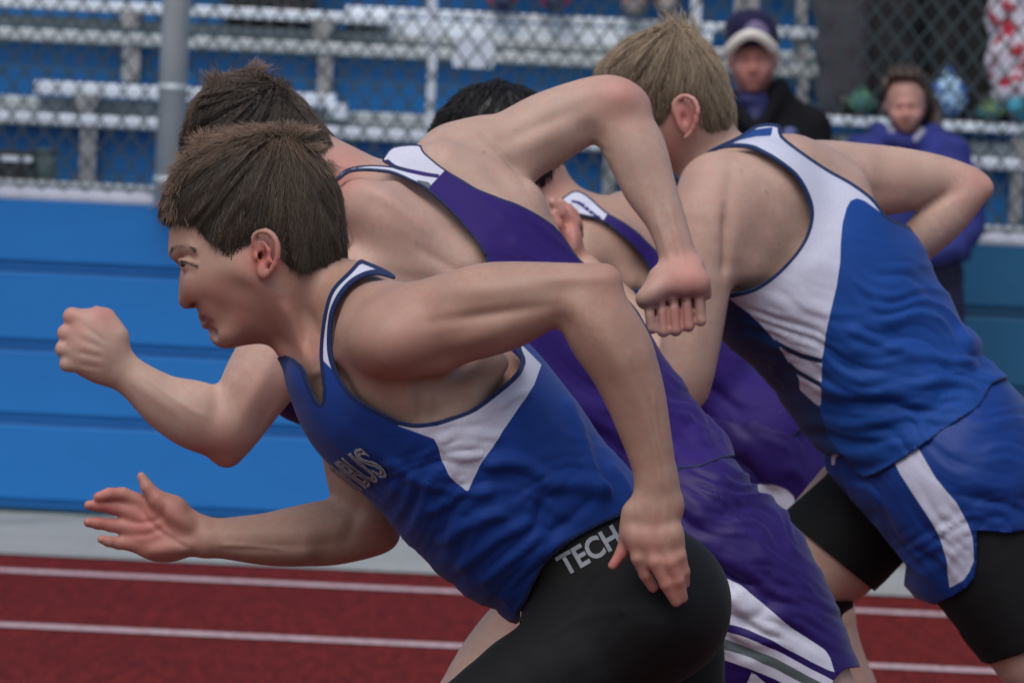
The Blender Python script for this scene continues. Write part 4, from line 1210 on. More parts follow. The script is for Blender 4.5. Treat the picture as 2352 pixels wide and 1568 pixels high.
layA = {'w1': [(727, 822), (739, 822), (773, 856), (790, 820), (790, 690), (850, 655), (930, 660), (940, 590), (815, 585), (740, 660), (715, 760)],
        'w2': [(912, 974), (1000, 1007), (1008, 1024), (1016, 1055), (1031, 1090), (1075, 1130), (1086, 1100), (1102, 1068), (1154, 989), (1223, 887), (1240, 840), (1190, 790), (1100, 900), (1000, 950)]}
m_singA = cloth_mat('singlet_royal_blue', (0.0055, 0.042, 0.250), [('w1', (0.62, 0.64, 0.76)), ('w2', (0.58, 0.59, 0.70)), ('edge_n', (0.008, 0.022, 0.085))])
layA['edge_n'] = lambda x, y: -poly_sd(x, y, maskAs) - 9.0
foldsA = [([(1130, 1064), (1150, 1060), (1188, 1062), (1234, 1089), (1268, 1112), (1326, 1117), (1380, 1132)], .011, 15), ([(1303, 933), (1326, 990), (1349, 1059), (1372, 1120)], .006, 13), ([(1240, 1140), (1236, 1190), (1260, 1220), (1310, 1190), (1350, 1150)], -.0045, 13),
          ([(1000, 1170), (1060, 1130), (1120, 1125)], .005, 12), ([(1020, 1240), (1090, 1190), (1150, 1175)], .006, 13), ([(1070, 1290), (1140, 1230), (1210, 1195)], .006, 13), ([(1120, 1320), (1190, 1265), (1240, 1225)], .006, 12), ([(1160, 1370), (1215, 1300), (1290, 1240)], .006, 12),
          ([(1020, 1032), (1060, 1020), (1120, 1025)], .004, 8), ([(1010, 1010), (1060, 990), (1140, 1000)], .003, 8), ([(1040, 1070), (1070, 1052), (1100, 1050)], .003, 8), ([(1150, 930), (1180, 910), (1210, 905)], .003, 8), ([(900, 1060), (960, 1100), (1030, 1120)], .004, 12), ([(1400, 1080), (1425, 1110), (1440, 1150)], .006, 12)]
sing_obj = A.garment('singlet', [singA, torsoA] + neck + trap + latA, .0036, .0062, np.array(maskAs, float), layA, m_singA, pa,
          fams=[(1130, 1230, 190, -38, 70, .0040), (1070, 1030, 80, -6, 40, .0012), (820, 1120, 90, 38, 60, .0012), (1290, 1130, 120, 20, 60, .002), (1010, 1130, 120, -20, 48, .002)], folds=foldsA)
# team lettering across the chest
o0 = A.D(912, 1000, 0)
dvv = A.D(862, 1003, 0) - A.D(910, 1072, 0); dvv /= np.linalg.norm(dvv)
drop_text('lettering', A, 'COLUMBUS', A.D(905, 1076, 0)[:2].tolist() + [.052], (0.0, 0.0, -1.0), dvv, .200, .044, [singA, torsoA] + latA, .0098, m_print_w, sing_obj, proj=(.85, .52, 0), start=-.30, outline=.032)
drop_text('lettering', A, 'COLUMBUS', A.D(905, 1076, 0)[:2].tolist() + [.052], (0.0, 0.0, -1.0), dvv, .200, .044, [singA, torsoA] + latA, .0095, m_iris, sing_obj, proj=(.85, .52, 0), start=-.30)
# black tights
tight_mask = np.array([(1120, 1330), (1190, 1290), (1240, 1200), (1320, 1140), (1400, 1050), (1700, 1000), (1800, 1300), (1900, 1700), (1850, 2150), (1500, 2200), (1400, 1900), (1000, 2000), (700, 1900), (860, 1640), (1018, 1566), (1093, 1512), (1138, 1479), (1180, 1451), (1202, 1432), (1165, 1395)], float)
shorts_obj = A.garment('tights', [torsoA] + glute + legsA, .005, .004, tight_mask, {}, m_black, pa, fams=[(1450, 1480, 170, -20, 60, .0012)], folds=[([(1240, 1470), (1330, 1420), (1430, 1400)], .002, 9)])
u_ = A.D(1420, 1226, 0) - A.D(1290, 1300, 0); u_ /= np.linalg.norm(u_); v_ = np.array([-u_[1], u_[0], 0])
drop_text('waistband_lettering', A, 'TECH', A.D(1296, 1313, 0), u_, v_, .078, .025, [torsoA] + glute + [legsA[0], legsA[3]], .0056, m_print, shorts_obj, bold=.028, proj=(0, 0, 1), start=-.45)
# ------------------------------------------------------------------ runner in purple (second from camera)
m_hairB = hair_mat('hair_dark_brown', (0.020, 0.015, 0.012), (0.140, 0.102, 0.074), (0.34, 0.235, 0.175))
m_hairC = hair_mat('hair_black', (0.004, 0.0035, 0.004), (0.020, 0.015, 0.015), (0.05, 0.035, 0.035))
m_hairD = hair_mat('hair_blond', (0.120, 0.085, 0.054), (0.48, 0.365, 0.240), (0.64, 0.50, 0.345))
WHITE = (0.66, 0.68, 0.80); PURPLE = (0.026, 0.0085, 0.150); PIPE_P = (0.018, 0.030, 0.085); GREYG = (0.11, 0.14, 0.15)
B = Fig(8.7)
pb_ = empty('person', tuple(B.world(np.array([B.D(1700, 2980, 0)]))[0]))
tag(pb_, 'sprinter in purple singlet with right elbow raised and left fist punched forward', 'person')
headB = B.infl([(432, 330), (452, 250), (500, 198), (560, 180), (640, 200), (700, 260), (745, 320), (765, 380), (720, 440), (650, 470), (600, 520), (545, 560), (500, 575), (478, 560), (470, 530), (455, 505), (462, 480), (436, 460), (446, 430), (430, 390)],
               [(440, 480, .06, 0), (560, 400, .078, 0), (700, 330, .078, 0)], k=.012, step=.004)
torsoB = B.infl([(790, 378), (870, 376), (930, 362), (1000, 350), (1080, 352), (1160, 400), (1225, 440), (1280, 520), (1330, 600), (1415, 720), (1490, 850), (1550, 930), (1635, 1040), (1600, 1180), (1450, 1230),
                 (1300, 1150), (1150, 1080), (1000, 1040), (850, 1000), (725, 940), (665, 910), (650, 850), (700, 780), (735, 700), (755, 600), (765, 480)],
                [(820, 560, .125, 0), (1000, 700, .150, 0), (1250, 900, .145, 0), (1500, 1100, .145, 0)], k=.03)
Bp = [headB] + B.chain([(690, 380, 0, 80), (760, 420, 0, 90), (815, 470, 0, 96)], k=.03, f=.85)
Bp += [B.ell((610, 400, -.074), 18, 34, .010, ang=-20, k=.005), torsoB]
Bp += [B.ell((900, 520, -.120), 150, 78, .040, ang=38, k=.03), B.seg((800, 640, -.135), 60, (1060, 640, -.115), 40, k=.04), B.seg((905, 440, -.10), 13, (1060, 610, -.132), 10, k=.03)]   # near shoulder blade
Bp += [B.seg((1010, 400, -.04), 60, (1180, 470, -.03), 50, k=.04)]                     # far shoulder blade
armBn = B.chain([(700, 760, -.080, 95), (640, 815, -.095, 92), (583, 897, -.105, 80), (543, 980, -.105, 60), (520, 1034, -.100, 40)], k=.03, f=.9)
armBn += B.chain([(488, 968, -.110, 78), (440, 950, -.115, 77), (381, 924, -.120, 62), (318, 878, -.125, 46), (273, 845, -.125, 43)], k=.014, f=.8)
fz = -.130
fistBn = [B.infl([(300, 797), (273, 745), (236, 708), (200, 708), (172, 712), (156, 735), (147, 770), (143, 805), (155, 842), (209, 876), (248, 884), (282, 860)], [(160, 780, .030, 0), (290, 820, .026, 0)], c=fz, k=.010, step=.003)]
for (x0_, y0_, x1_, y1_, rr_) in ((212, 742, 166, 727, 21), (200, 775, 152, 765, 20), (198, 808, 146, 801, 19), (206, 840, 155, 835, 18)):
    fistBn += [B.seg((x0_, y0_, fz - .012), rr_ * .8, (x1_, y1_, fz - .006), rr_, k=.004), B.seg((x1_, y1_, fz - .006), rr_, (x1_ + 6, y1_ + 3, fz + .022), rr_ * .9, k=.003), B.seg((x1_ + 6, y1_ + 3, fz + .022), rr_ * .9, (x1_ + 42, y1_ + 6, fz + .028), rr_ * .85, k=.003)]
fistBn += B.chain([(272, 770, fz - .004, 22), (246, 728, fz + .004, 18), (222, 718, fz + .010, 16)], k=.008, kf=.003)
for (x0_, y0_, x1_, y1_) in ((172, 748, 228, 768), (166, 785, 226, 795), (168, 820, 228, 820)): fistBn.append(B.seg((x0_, y0_, fz - .034), 2.5, (x1_, y1_, fz - .036), 2.5, k=.008, sub=True))
armBf = B.chain([(1050, 372, .02, 92), (1110, 360, .03, 94), (1170, 345, .04, 88), (1254, 298, .05, 84), (1325, 264, .055, 76), (1395, 243, .055, 70), (1440, 250, .050, 56)], k=.03, f=.85)
armBf += B.chain([(1420, 280, .050, 66), (1457, 338, .045, 70), (1490, 425, .035, 61), (1524, 494, .025, 47), (1547, 556, .020, 42), (1565, 620, .018, 44)], k=.012, f=.82)
armBf += [B.ell((1415, 228, .040), 40, 34, .020, k=.02)]
gz = .010
fistBf = [B.infl([(1506, 610), (1600, 590), (1622, 626), (1634, 662), (1634, 684), (1618, 690), (1590, 676), (1560, 680), (1530, 694), (1500, 708), (1478, 712), (1462, 698), (1460, 679), (1480, 652)], [(1470, 690, .024, 0), (1620, 650, .026, 0)], c=gz, k=.012, step=.003)]
fistBf += [B.ell((1550, 715, gz + .010), 62, 36, .016, ang=-14, k=.004)]
fistBf += [B.ell((1500, 672, gz - .016), 38, 22, .014, ang=-35, k=.012), B.ell((1585, 650, gz - .018), 44, 30, .014, ang=-10, k=.014)]
for (fx, fy0, fy1, r0, r1) in ((1492, 714, 754, 13, 12.5), (1519, 704, 760, 13.2, 14.2), (1547, 692, 757, 13.4, 14.6), (1576, 679, 748, 13.2, 14.2), (1604, 671, 736, 12.2, 13)):
    fistBf += [B.seg((fx - 1, fy0 - 6, gz - .012), r0 * .9, (fx + 5, fy1, gz - .008), r1, k=.0025), B.seg((fx + 5, fy1, gz - .008), r1, (fx + 4, fy1 - 4, gz + .022), r1, k=.0025), B.seg((fx + 4, fy1 - 4, gz + .022), r1, (fx + 6, fy0 - 8, gz + .024), r0, k=.004)]
legsB = B.chain([(1590, 1200, -.085, 140), (1715, 1340, -.09, 138), (1850, 1560, -.09, 104), (1950, 1800, -.09, 90)], k=.04)
legsB += B.chain([(1950, 1800, -.09, 90), (2120, 1800, -.09, 86), (2320, 1840, -.08, 66), (2520, 1890, -.08, 44)], k=.01) + B.chain([(2520, 1890, -.08, 42), (2560, 1980, -.08, 38), (2560, 2080, -.08, 28)], k=.01)
legsB += B.chain([(1560, 1220, .085, 150), (1400, 1330, .09, 125), (1245, 1400, .10, 90)], k=.04)
legsB += B.chain([(1245, 1400, .10, 86), (1180, 1470, .10, 88), (1110, 1568, .10, 86), (1010, 1760, .10, 80), (900, 2080, .10, 64), (820, 2360, .10, 42)], k=.01) + B.chain([(820, 2360, .10, 40), (740, 2420, .10, 36), (650, 2400, .1, 26)], k=.01)
reliefB = [(585, 900, 90, 22, -62, .007), (560, 860, 50, 26, -70, .005), (610, 960, 60, 16, -62, -.003), (430, 935, 80, 34, 32, .005), (350, 905, 60, 16, 36, .003), (500, 930, 20, 50, 10, -.005),
           (1215, 330, 110, 24, -24, .004), (1250, 285, 110, 16, -24, -.003), (1352, 300, 26, 40, -30, -.007), (1425, 215, 46, 30, 10, .004), (1470, 370, 80, 26, 68, .005), (1500, 440, 90, 12, 66, -.003),
           (1560, 590, 14, 60, 72, .0), (950, 520, 120, 60, 38, .006), (880, 450, 100, 18, 40, .004), (1040, 560, 80, 24, 45, .005), (820, 560, 20, 100, 0, -.004), (950, 640, 120, 20, 10, -.004), (1010, 600, 70, 12, 30, -.003), (1130, 395, 16, 60, -40, -.004), (1190, 400, 70, 12, 55, -.004)]
linesB = [([(1538, 470), (1552, 540), (1572, 610)], .0022, 6), ([(1510, 500), (1528, 560), (1542, 612)], .0020, 6), ([(1100, 300), (1150, 350), (1215, 430)], -.0022, 6), ([(1130, 330), (1180, 380), (1222, 425)], -.0018, 5), ([(820, 430), (920, 480), (1000, 560)], .002, 14),
          ([(1352, 325), (1380, 345), (1400, 350)], -.003, 6), ([(330, 865), (420, 930), (480, 960)], .0012, 5), ([(1506, 704), (1511, 766)], -.003, 3.2), ([(1533, 694), (1538, 768)], -.003, 3.2), ([(1562, 682), (1568, 762)], -.003, 3.2), ([(1590, 672), (1597, 750)], -.003, 3.2), ([(1470, 716), (1530, 700), (1600, 680)], -.004, 6), ([(190, 745), (250, 790)], -.0015, 5), ([(178, 775), (240, 800)], -.0018, 5), ([(172, 808), (240, 822)], -.0018, 5), ([(178, 838), (235, 845)], -.0012, 5)]
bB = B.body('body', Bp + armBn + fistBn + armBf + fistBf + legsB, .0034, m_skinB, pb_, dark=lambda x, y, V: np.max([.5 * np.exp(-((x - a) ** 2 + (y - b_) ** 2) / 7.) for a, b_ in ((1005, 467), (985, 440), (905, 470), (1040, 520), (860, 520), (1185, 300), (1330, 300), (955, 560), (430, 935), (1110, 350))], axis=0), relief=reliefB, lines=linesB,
            flush=[(780, 395, 60, .7), (1430, 215, 70, .45), (1580, 640, 70, .65), (1560, 730, 60, .7), (165, 740, 50, .45), (235, 715, 40, .6), (510, 1040, 70, .5), (610, 900, 90, .25), (680, 900, 60, .5), (1200, 1400, 60, .25), (900, 500, 120, .12)])
hvB = B.infl([(424, 350), (425, 305), (447, 240), (486, 196), (520, 172), (560, 160), (590, 158), (622, 170), (660, 194), (705, 240), (742, 283), (782, 338), (780, 400), (740, 440), (680, 470), (600, 480), (500, 440)], [(440, 300, .062, 0), (560, 340, .086, 0), (700, 330, .082, 0)], k=.01, step=.004)
maskB = catmull([(380, 480), (440, 470), (560, 480), (640, 470), (690, 450), (720, 400), (745, 366), (775, 352), (830, 340), (800, 280), (700, 150), (560, 100), (420, 160), (360, 300)], 3)
crB = B.D(640, 215, 0)
def flowB(P):
    d = P - crB; d /= np.linalg.norm(d, axis=1)[:, None] + 1e-6
    return d + np.array([-.15, -.30, 0])
def tipB(x, y, V):
    topd = np.interp(x, [415, 450, 490, 550, 600, 650, 700, 780], [300, 225, 180, 158, 155, 175, 220, 320])
    return np.clip(1 - (y - topd) / 36.0, 0, 1)
hair_obj('hair', B, [hvB, hgrow(headB, .009)], .0045, -.0075, maskB, flowB, 15000, .027, .00054, m_hairB, pb_, tipB, 8, curl=.05, lift=.06, clump=.010, crown=crB)
SV, SQ, tip = tuft(B, '', (572, 172, 0), (.75, -.55, 0), 160, .026, 9, None, None, seedv=77)
SV2, SQ2, tip2 = tuft(B, '', (500, 195, -.02), (-.3, -1, 0), 240, .016, 16, None, None, seedv=78)
mesh_obj('hair_tuft', B.world(np.concatenate([SV, SV2])), np.concatenate([SQ, SQ2 + len(SV)]), m_hairB, pb_, True, {'tone': np.full(len(SV) + len(SV2), .55), 'tip': np.concatenate([tip, tip2]) * .9})

singB = B.infl([(790, 372), (870, 368), (905, 352), (963, 346), (1020, 352), (1080, 360), (1160, 402), (1228, 440), (1284, 516), (1336, 600), (1420, 716), (1497, 846), (1556, 922), (1645, 1030), (1650, 1075), (1600, 1130), (1450, 1190),
                (1300, 1150), (1150, 1085), (1000, 1045), (850, 1003), (722, 945), (662, 912), (648, 850), (698, 780), (732, 700), (752, 600), (762, 480)],
               [(820, 560, .125, 0), (1000, 700, .150, 0), (1250, 900, .145, 0), (1500, 1100, .150, 0)], k=.03)
scapB = [B.ell((900, 520, -.120), 150, 78, .040, ang=38, k=.03), B.seg((800, 640, -.135), 60, (1060, 640, -.115), 40, k=.04), B.seg((1010, 400, -.04), 60, (1180, 470, -.03), 50, k=.04)] + B.chain([(690, 380, 0, 80), (760, 420, 0, 90), (815, 470, 0, 96)], k=.03, f=.85)
maskBs = [(772, 416), (786, 397), (806, 387), (838, 383), (870, 383), (905, 386), (935, 394), (915, 388), (893, 380), (878, 371), (884, 362), (905, 340), (963, 335), (975, 352), (1018, 388), (1060, 414), (1100, 438), (1183, 470), (1238, 498), (1284, 534), (1325, 594), (1360, 620), (1440, 690), (1540, 820), (1600, 900),
          (1690, 1030), (1650, 1055), (1600, 1075), (1540, 1090), (1400, 1230), (1100, 1150), (800, 1080), (640, 960), (650, 905), (700, 895), (760, 850), (900, 835), (1040, 760), (1112, 680), (1118, 630), (1116, 598), (1105, 571), (1082, 539), (1032, 484), (977, 436), (940, 417), (903, 401), (871, 396), (832, 394), (802, 398), (780, 414)]
maskBs = catmull(maskBs, 3)
layB = {'w': [(760, 440), (760, 370), (860, 340), (1000, 320), (1030, 388), (1022, 393), (981, 437), (960, 460)],
        'p1': [(880, 372), (893, 369), (912, 384), (945, 391), (985, 399), (1014, 403), (1006, 411), (975, 407), (935, 399), (905, 391)],
        'g1': [(955, 416), (985, 421), (990, 428), (983, 437), (966, 430)], 'edge': None}
layB['edge'] = lambda x, y: -poly_sd(x, y, maskBs) - 4.0
m_singB = cloth_mat('singlet_purple', PURPLE, [('w', WHITE), ('p1', (0.03, 0.014, 0.14)), ('g1', GREYG), ('edge_n', PIPE_P)])
layB['edge_n'] = lambda x, y: -poly_sd(x, y, maskBs) - 4.0
del layB['edge']
B.garment('singlet', [singB, torsoB] + scapB + [legsB[0], legsB[3]], .0042, .0095, np.array(maskBs, float), layB, m_singB, pb_,
          fams=[(1560, 980, 110, 48, 40, .004), (1300, 950, 180, 40, 70, .003), (1200, 560, 120, 40, 60, .0012), (1600, 1000, 50, 20, 26, .002)], folds=[([(1180, 560), (1230, 600), (1300, 640)], .003, 10)])
shB = B.infl([(1500, 1040), (1560, 1052), (1640, 1028), (1700, 1104), (1752, 1158), (1786, 1186), (1806, 1220), (1824, 1262), (1848, 1300), (1872, 1346), (1896, 1400), (1911, 1452), (1924, 1500), (1940, 1532), (1912, 1580), (1880, 1640), (1750, 1700), (1600, 1660), (1540, 1500), (1420, 1420), (1380, 1250)],
             [(1560, 1100, .15, 0), (1800, 1500, .13, -.03)], k=.03)
maskBsh = [(1380, 1200), (1500, 1090), (1545, 1087), (1560, 1081), (1600, 1069), (1652, 1046), (1750, 1080), (1850, 1180), (1960, 1400), (2000, 1530), (1940, 1534), (1926, 1546), (1912, 1562), (1880, 1660), (1700, 1760), (1500, 1700), (1330, 1450)]
ctop = [(1600, 1310), (1634, 1320), (1656, 1323), (1701, 1346), (1762, 1395), (1822, 1443), (1863, 1471), (1892, 1492), (1904, 1510), (1914, 1542)]
cbot = [(1914, 1543), (1900, 1538), (1863, 1519), (1822, 1496), (1782, 1474), (1721, 1448), (1669, 1430), (1600, 1408)]
def offs(c, d): return [(x, y + d) for x, y in c]
base_c = [(1600, 1408), (1669, 1430), (1721, 1448), (1782, 1474), (1822, 1496), (1863, 1519), (1900, 1538), (1925, 1553)]
def band(d0, d1): return offs(base_c, d0) + offs(base_c, d1)[::-1]
layBs = {'w0': ctop + cbot, 'w1': band(17, 84), 'g1': band(36, 60), 'w2': [(1728, 1540), (1800, 1600), (1760, 1640), (1700, 1600)]}
m_shB = cloth_mat('shorts_purple', (0.022, 0.0078, 0.122), [('w0', WHITE), ('w1', WHITE), ('g1', GREYG), ('w2', WHITE)], rough=.5)
B.garment('shorts', [shB, torsoB] + [legsB[0], legsB[3]], .0042, .006, np.array(maskBsh, float), layBs, m_shB, pb_, fams=[(1700, 1250, 170, 32, 44, .0045), (1760, 1420, 130, 30, 40, .003), (1640, 1150, 70, 28, 30, .002), (1700, 1380, 90, -10, 34, .002)])

# ------------------------------------------------------------------ blond runner in blue and white
D_ = Fig(9.5)
pd = empty('person', tuple(D_.world(np.array([D_.D(2200, 2830, 0)]))[0]))
tag(pd, 'blond runner in white and blue singlet and blue shorts, right elbow bent behind back', 'person')
headD = D_.infl([(1385, 190), (1425, 115), (1500, 72), (1560, 62), (1625, 112), (1662, 190), (1680, 250), (1672, 300), (1640, 340), (1600, 372), (1560, 384), (1530, 380), (1508, 392), (1490, 384), (1480, 360), (1462, 352), (1468, 336), (1446, 322), (1440, 300), (1410, 262)],
                [(1420, 280, .064, 0), (1540, 240, .080, 0), (1660, 220, .078, 0)], k=.012, step=.004)
dz_ = -.084
Dp = [headD, D_.ell((1573, 266, dz_ + .004), 25, 44, .007, ang=-6, tilt=22, k=.006)]
er = [(1551, 262, dz_ + .002), (1548, 240, dz_ - .001), (1558, 226, dz_ - .004), (1575, 221, dz_ - .008), (1592, 228, dz_ - .014), (1602, 246, dz_ - .018), (1601, 268, dz_ - .018), (1595, 290, dz_ - .013), (1586, 306, dz_ - .008), (1575, 316, dz_ - .003)]
Dp += D_.chain([e_ + (5.8,) for e_ in er], k=.005)
Dp += [D_.ell((1580, 250, dz_ - .010), 10, 15, .0050, ang=15, k=.006, sub=True), D_.ell((1572, 272, dz_ - .008), 10, 17, .011, ang=-8, k=.003, sub=True), D_.seg((1588, 258, dz_ - .013), 3, (1586, 284, dz_ - .012), 3, k=.003)]
Dp += D_.chain([(1590, 300, 0, 66), (1625, 350, 0, 74), (1670, 410, 0, 86)], k=.03, f=.85)
torD = [(1590, 400), (1640, 360), (1700, 330), (1760, 318), (1800, 322), (1842, 356), (1900, 397), (1950, 426), (1994, 460), (2030, 508), (2053, 548), (2088, 594), (2108, 645), (2152, 722), (2176, 775), (2222, 860), (2290, 910), (2350, 970), (2400, 1100), (2300, 1230), (2150, 1250),
        (1990, 1130), (1905, 1030), (1845, 920), (1780, 830), (1705, 765), (1655, 705), (1590, 600), (1565, 480)]
knD = [(1680, 440, .130, 0), (1850, 620, .150, 0), (2020, 880, .145, 0), (2200, 1080, .155, 0)]
torsoD = D_.infl(torD, knD, k=.03)
Dp += [torsoD, D_.ell((1735, 470, -.118), 110, 120, .045, ang=20, k=.04), D_.ell((1700, 590, -.128), 60, 60, .032, k=.04)]
Dp += D_.chain([(1648, 440, -.125, 92), (1625, 520, -.150, 86), (1603, 640, -.160, 78), (1590, 760, -.165, 70), (1580, 850, -.165, 62), (1577, 893, -.160, 50)], k=.03, f=.85)
Dp += D_.chain([(1565, 880, -.150, 58), (1500, 800, -.110, 56), (1420, 700, -.070, 46), (1335, 605, -.030, 30)], k=.014)
hzD = -.025
Dp += [D_.ell((1318, 560, hzD), 22, 50, .030, ang=-6, k=.012)] + D_.chain([(1312, 520, hzD, 17), (1290, 488, hzD - .01, 13.5), (1269, 464, hzD - .015, 11)], k=.006, kf=.003) + D_.chain([(1322, 512, hzD + .01, 14), (1306, 484, hzD + .01, 12), (1288, 465, hzD + .01, 10)], k=.004, kf=.003) \
    + D_.chain([(1300, 545, hzD - .01, 14), (1282, 515, hzD - .02, 12), (1272, 492, hzD - .02, 10)], k=.004, kf=.003) + D_.chain([(1328, 520, hzD + .025, 13), (1318, 492, hzD + .028, 11), (1306, 474, hzD + .028, 9)], k=.004, kf=.003) + D_.chain([(1330, 540, hzD + .04, 12), (1328, 512, hzD + .044, 10), (1320, 494, hzD + .044, 8)], k=.004, kf=.003)
armDf = D_.chain([(1840, 400, .02, 78), (1905, 411, .06, 88), (1990, 415, .09, 84), (2070, 414, .10, 74), (2150, 412, .105, 56), (2225, 424, .105, 42), (2256, 433, .10, 27)], k=.03, f=.9)
armDf += D_.chain([(2218, 448, .10, 46), (2165, 503, .10, 52), (2105, 560, .11, 48), (2050, 630, .13, 38), (1995, 690, .145, 40)], k=.008, f=.9)
armDf += [D_.seg((1830, 380, -.03), 60, (1930, 440, .0), 60, k=.04)]
Dp += armDf
legsD = D_.chain([(2180, 1090, -.085, 150), (2268, 1292, -.09, 139), (2356, 1440, -.09, 120), (2500, 1650, -.09, 90)], k=.04)
legsD += D_.chain([(2500, 1650, -.09, 88), (2660, 1640, -.09, 82), (2850, 1690, -.08, 60), (3000, 1740, -.08, 42)], k=.01) + D_.chain([(3000, 1740, -.08, 40), (3040, 1840, -.08, 34), (3030, 1920, -.08, 26)], k=.01)
legsD += D_.chain([(2150, 1000, .085, 150), (2020, 1135, .09, 138), (1907, 1262, .09, 130), (1830, 1350, .09, 100), (1790, 1395, .09, 88)], k=.04)
legsD += D_.chain([(1800, 1400, .09, 84), (1872, 1480, .09, 74), (1876, 1568, .09, 74), (1860, 1760, .09, 78), (1830, 2000, .09, 60), (1815, 2300, .09, 42)], k=.01) + D_.chain([(1815, 2300, .09, 40), (1740, 2360, .09, 36), (1650, 2350, .09, 26)], k=.01)
reliefD = [(1760, 470, 60, 110, -25, .006), (1690, 560, 40, 90, 10, .004), (1668, 520, 14, 110, 4, -.006), (1790, 430, 80, 20, 45, .004), (1760, 590, 80, 30, 30, -.004), (1990, 440, 100, 20, 2, -.003), (2140, 470, 60, 10, -25, -.004), (1860, 350, 60, 14, 30, .003), (1600, 700, 24, 90, 5, .004), (1700, 640, 60, 20, 0, .004)]
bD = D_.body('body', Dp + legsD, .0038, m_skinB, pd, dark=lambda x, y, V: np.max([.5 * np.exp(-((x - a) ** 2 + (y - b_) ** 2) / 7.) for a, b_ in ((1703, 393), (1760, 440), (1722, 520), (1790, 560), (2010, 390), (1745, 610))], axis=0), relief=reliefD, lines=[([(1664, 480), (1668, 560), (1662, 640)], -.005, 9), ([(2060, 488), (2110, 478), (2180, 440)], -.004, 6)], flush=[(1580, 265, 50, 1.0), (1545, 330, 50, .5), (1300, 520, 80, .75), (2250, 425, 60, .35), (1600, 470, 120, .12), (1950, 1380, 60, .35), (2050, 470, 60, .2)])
hvD = D_.infl([(1362, 176), (1388, 134), (1430, 96), (1482, 74), (1526, 58), (1548, 48), (1578, 52), (1600, 84), (1634, 116), (1662, 170), (1684, 236), (1692, 272), (1692, 308), (1655, 320), (1600, 350), (1500, 350), (1420, 300), (1380, 240)], [(1400, 240, .070, 0), (1540, 220, .092, 0), (1680, 240, .080, 0)], k=.01, step=.004)
maskD = catmull([(1340, 200), (1380, 280), (1440, 300), (1500, 296), (1516, 286), (1535, 262), (1544, 240), (1548, 222), (1572, 214), (1597, 222), (1607, 250), (1604, 286), (1636, 303), (1675, 307), (1720, 318), (1730, 250), (1680, 120), (1590, 10), (1480, 20), (1380, 90)], 3)
crD = D_.D(1560, 62, 0)
def flowD(P):
    d = P - crD; d /= np.linalg.norm(d, axis=1)[:, None] + 1e-6
    return d + np.array([0, -.45, 0])
def tipD(x, y, V):
    topd = np.interp(x, [1355, 1400, 1450, 1540, 1600, 1640, 1670, 1698], [170, 110, 75, 40, 70, 110, 170, 260])
    return np.clip(1 - (y - topd) / 60.0, 0, 1) * .8 + .2 * np.clip((x - 1640) / 50, 0, 1)
hair_obj('hair', D_, [hvD, hgrow(headD, .009)], .0045, -.0085, maskD, flowD, 20000, .038, .00056, m_hairD, pd, tipD, 21, curl=.03, lift=.0, clump=.012, clumpj=.13, crown=crD, lockf=10)
SV, SQ, tip = tuft(D_, '', (1556, 66, 0), (-.3, -1, 0), 220, .016, 20, None, None, seedv=90)
mesh_obj('hair_tuft', D_.world(SV), SQ, m_hairD, pd, True, {'tone': np.full(len(SV), .8), 'tip': tip * .9})
singD = D_.infl([(1590, 396), (1640, 352), (1698, 322), (1756, 311), (1800, 315), (1842, 350), (1902, 391), (1952, 420), (1998, 453), (2036, 503), (2058, 543), (2093, 588), (2114, 640), (2160, 715), (2182, 764), (2216, 782), (2220, 800), (2214, 832), (2282, 876), (2350, 960), (2300, 1000), (2150, 1060), (2050, 1110), (1985, 1110),
                 (1905, 1035), (1842, 922), (1776, 834), (1700, 770), (1648, 706), (1586, 600), (1560, 480)], [(1680, 440, .130, 0), (1850, 620, .150, 0), (2020, 880, .155, 0), (2200, 1080, .165, 0)], k=.02)
scapD = [D_.ell((1735, 470, -.118), 110, 120, .045, ang=20, k=.04), D_.ell((1700, 590, -.128), 60, 60, .032, k=.04)] + D_.chain([(1625, 350, 0, 74), (1670, 410, 0, 86)], k=.03, f=.85) + [D_.seg((1830, 380, -.03), 60, (1930, 440, .0), 60, k=.04)]
maskDs = [(1622, 354), (1650, 338), (1698, 316), (1740, 290), (1790, 290), (1797, 316), (1842, 352), (1902, 392), (1952, 420), (1998, 453), (2024, 484), (2040, 503), (2110, 540), (2160, 640), (2240, 750), (2290, 820), (2330, 860), (2279, 881), (2247, 933), (2187, 974), (2110, 1028), (2057, 1063), (1984, 1095), (1936, 1043), (1880, 1030), (1780, 900),
          (1690, 810), (1630, 740), (1600, 690), (1663, 676), (1680, 674), (1731, 661), (1770, 637), (1801, 610), (1833, 573), (1853, 535), (1861, 491), (1851, 450), (1824, 405), (1779, 370), (1752, 355), (1725, 343), (1684, 340), (1650, 344), (1632, 354)]
maskDs = catmull(maskDs, 3)
layD = {'w': [(1600, 380), (1620, 330), (1800, 280), (1850, 340), (2060, 500), (2040, 512), (2020, 490), (1998, 474), (1982, 463), (1966, 458), (1952, 464), (1943, 480), (1934, 515), (1930, 560), (1929, 600), (1922, 655), (1908, 715), (1897, 771), (1890, 821), (1888, 929), (1880, 929), (1840, 893), (1838, 866), (1816, 834), (1790, 791), (1766, 761), (1726, 720), (1663, 672), (1640, 640), (1700, 500)],
        's1': [(1780, 776), (1796, 786), (1840, 808), (1890, 822), (1890, 834), (1840, 820), (1800, 800), (1784, 790)], 's2': [(1814, 826), (1835, 846), (1890, 878), (1890, 890), (1830, 856), (1812, 838)]}
layD['blueback'] = lambda x, y: np.where((x < 1775) & (y < 322 + (x - 1690) * .02), -3., 3.)
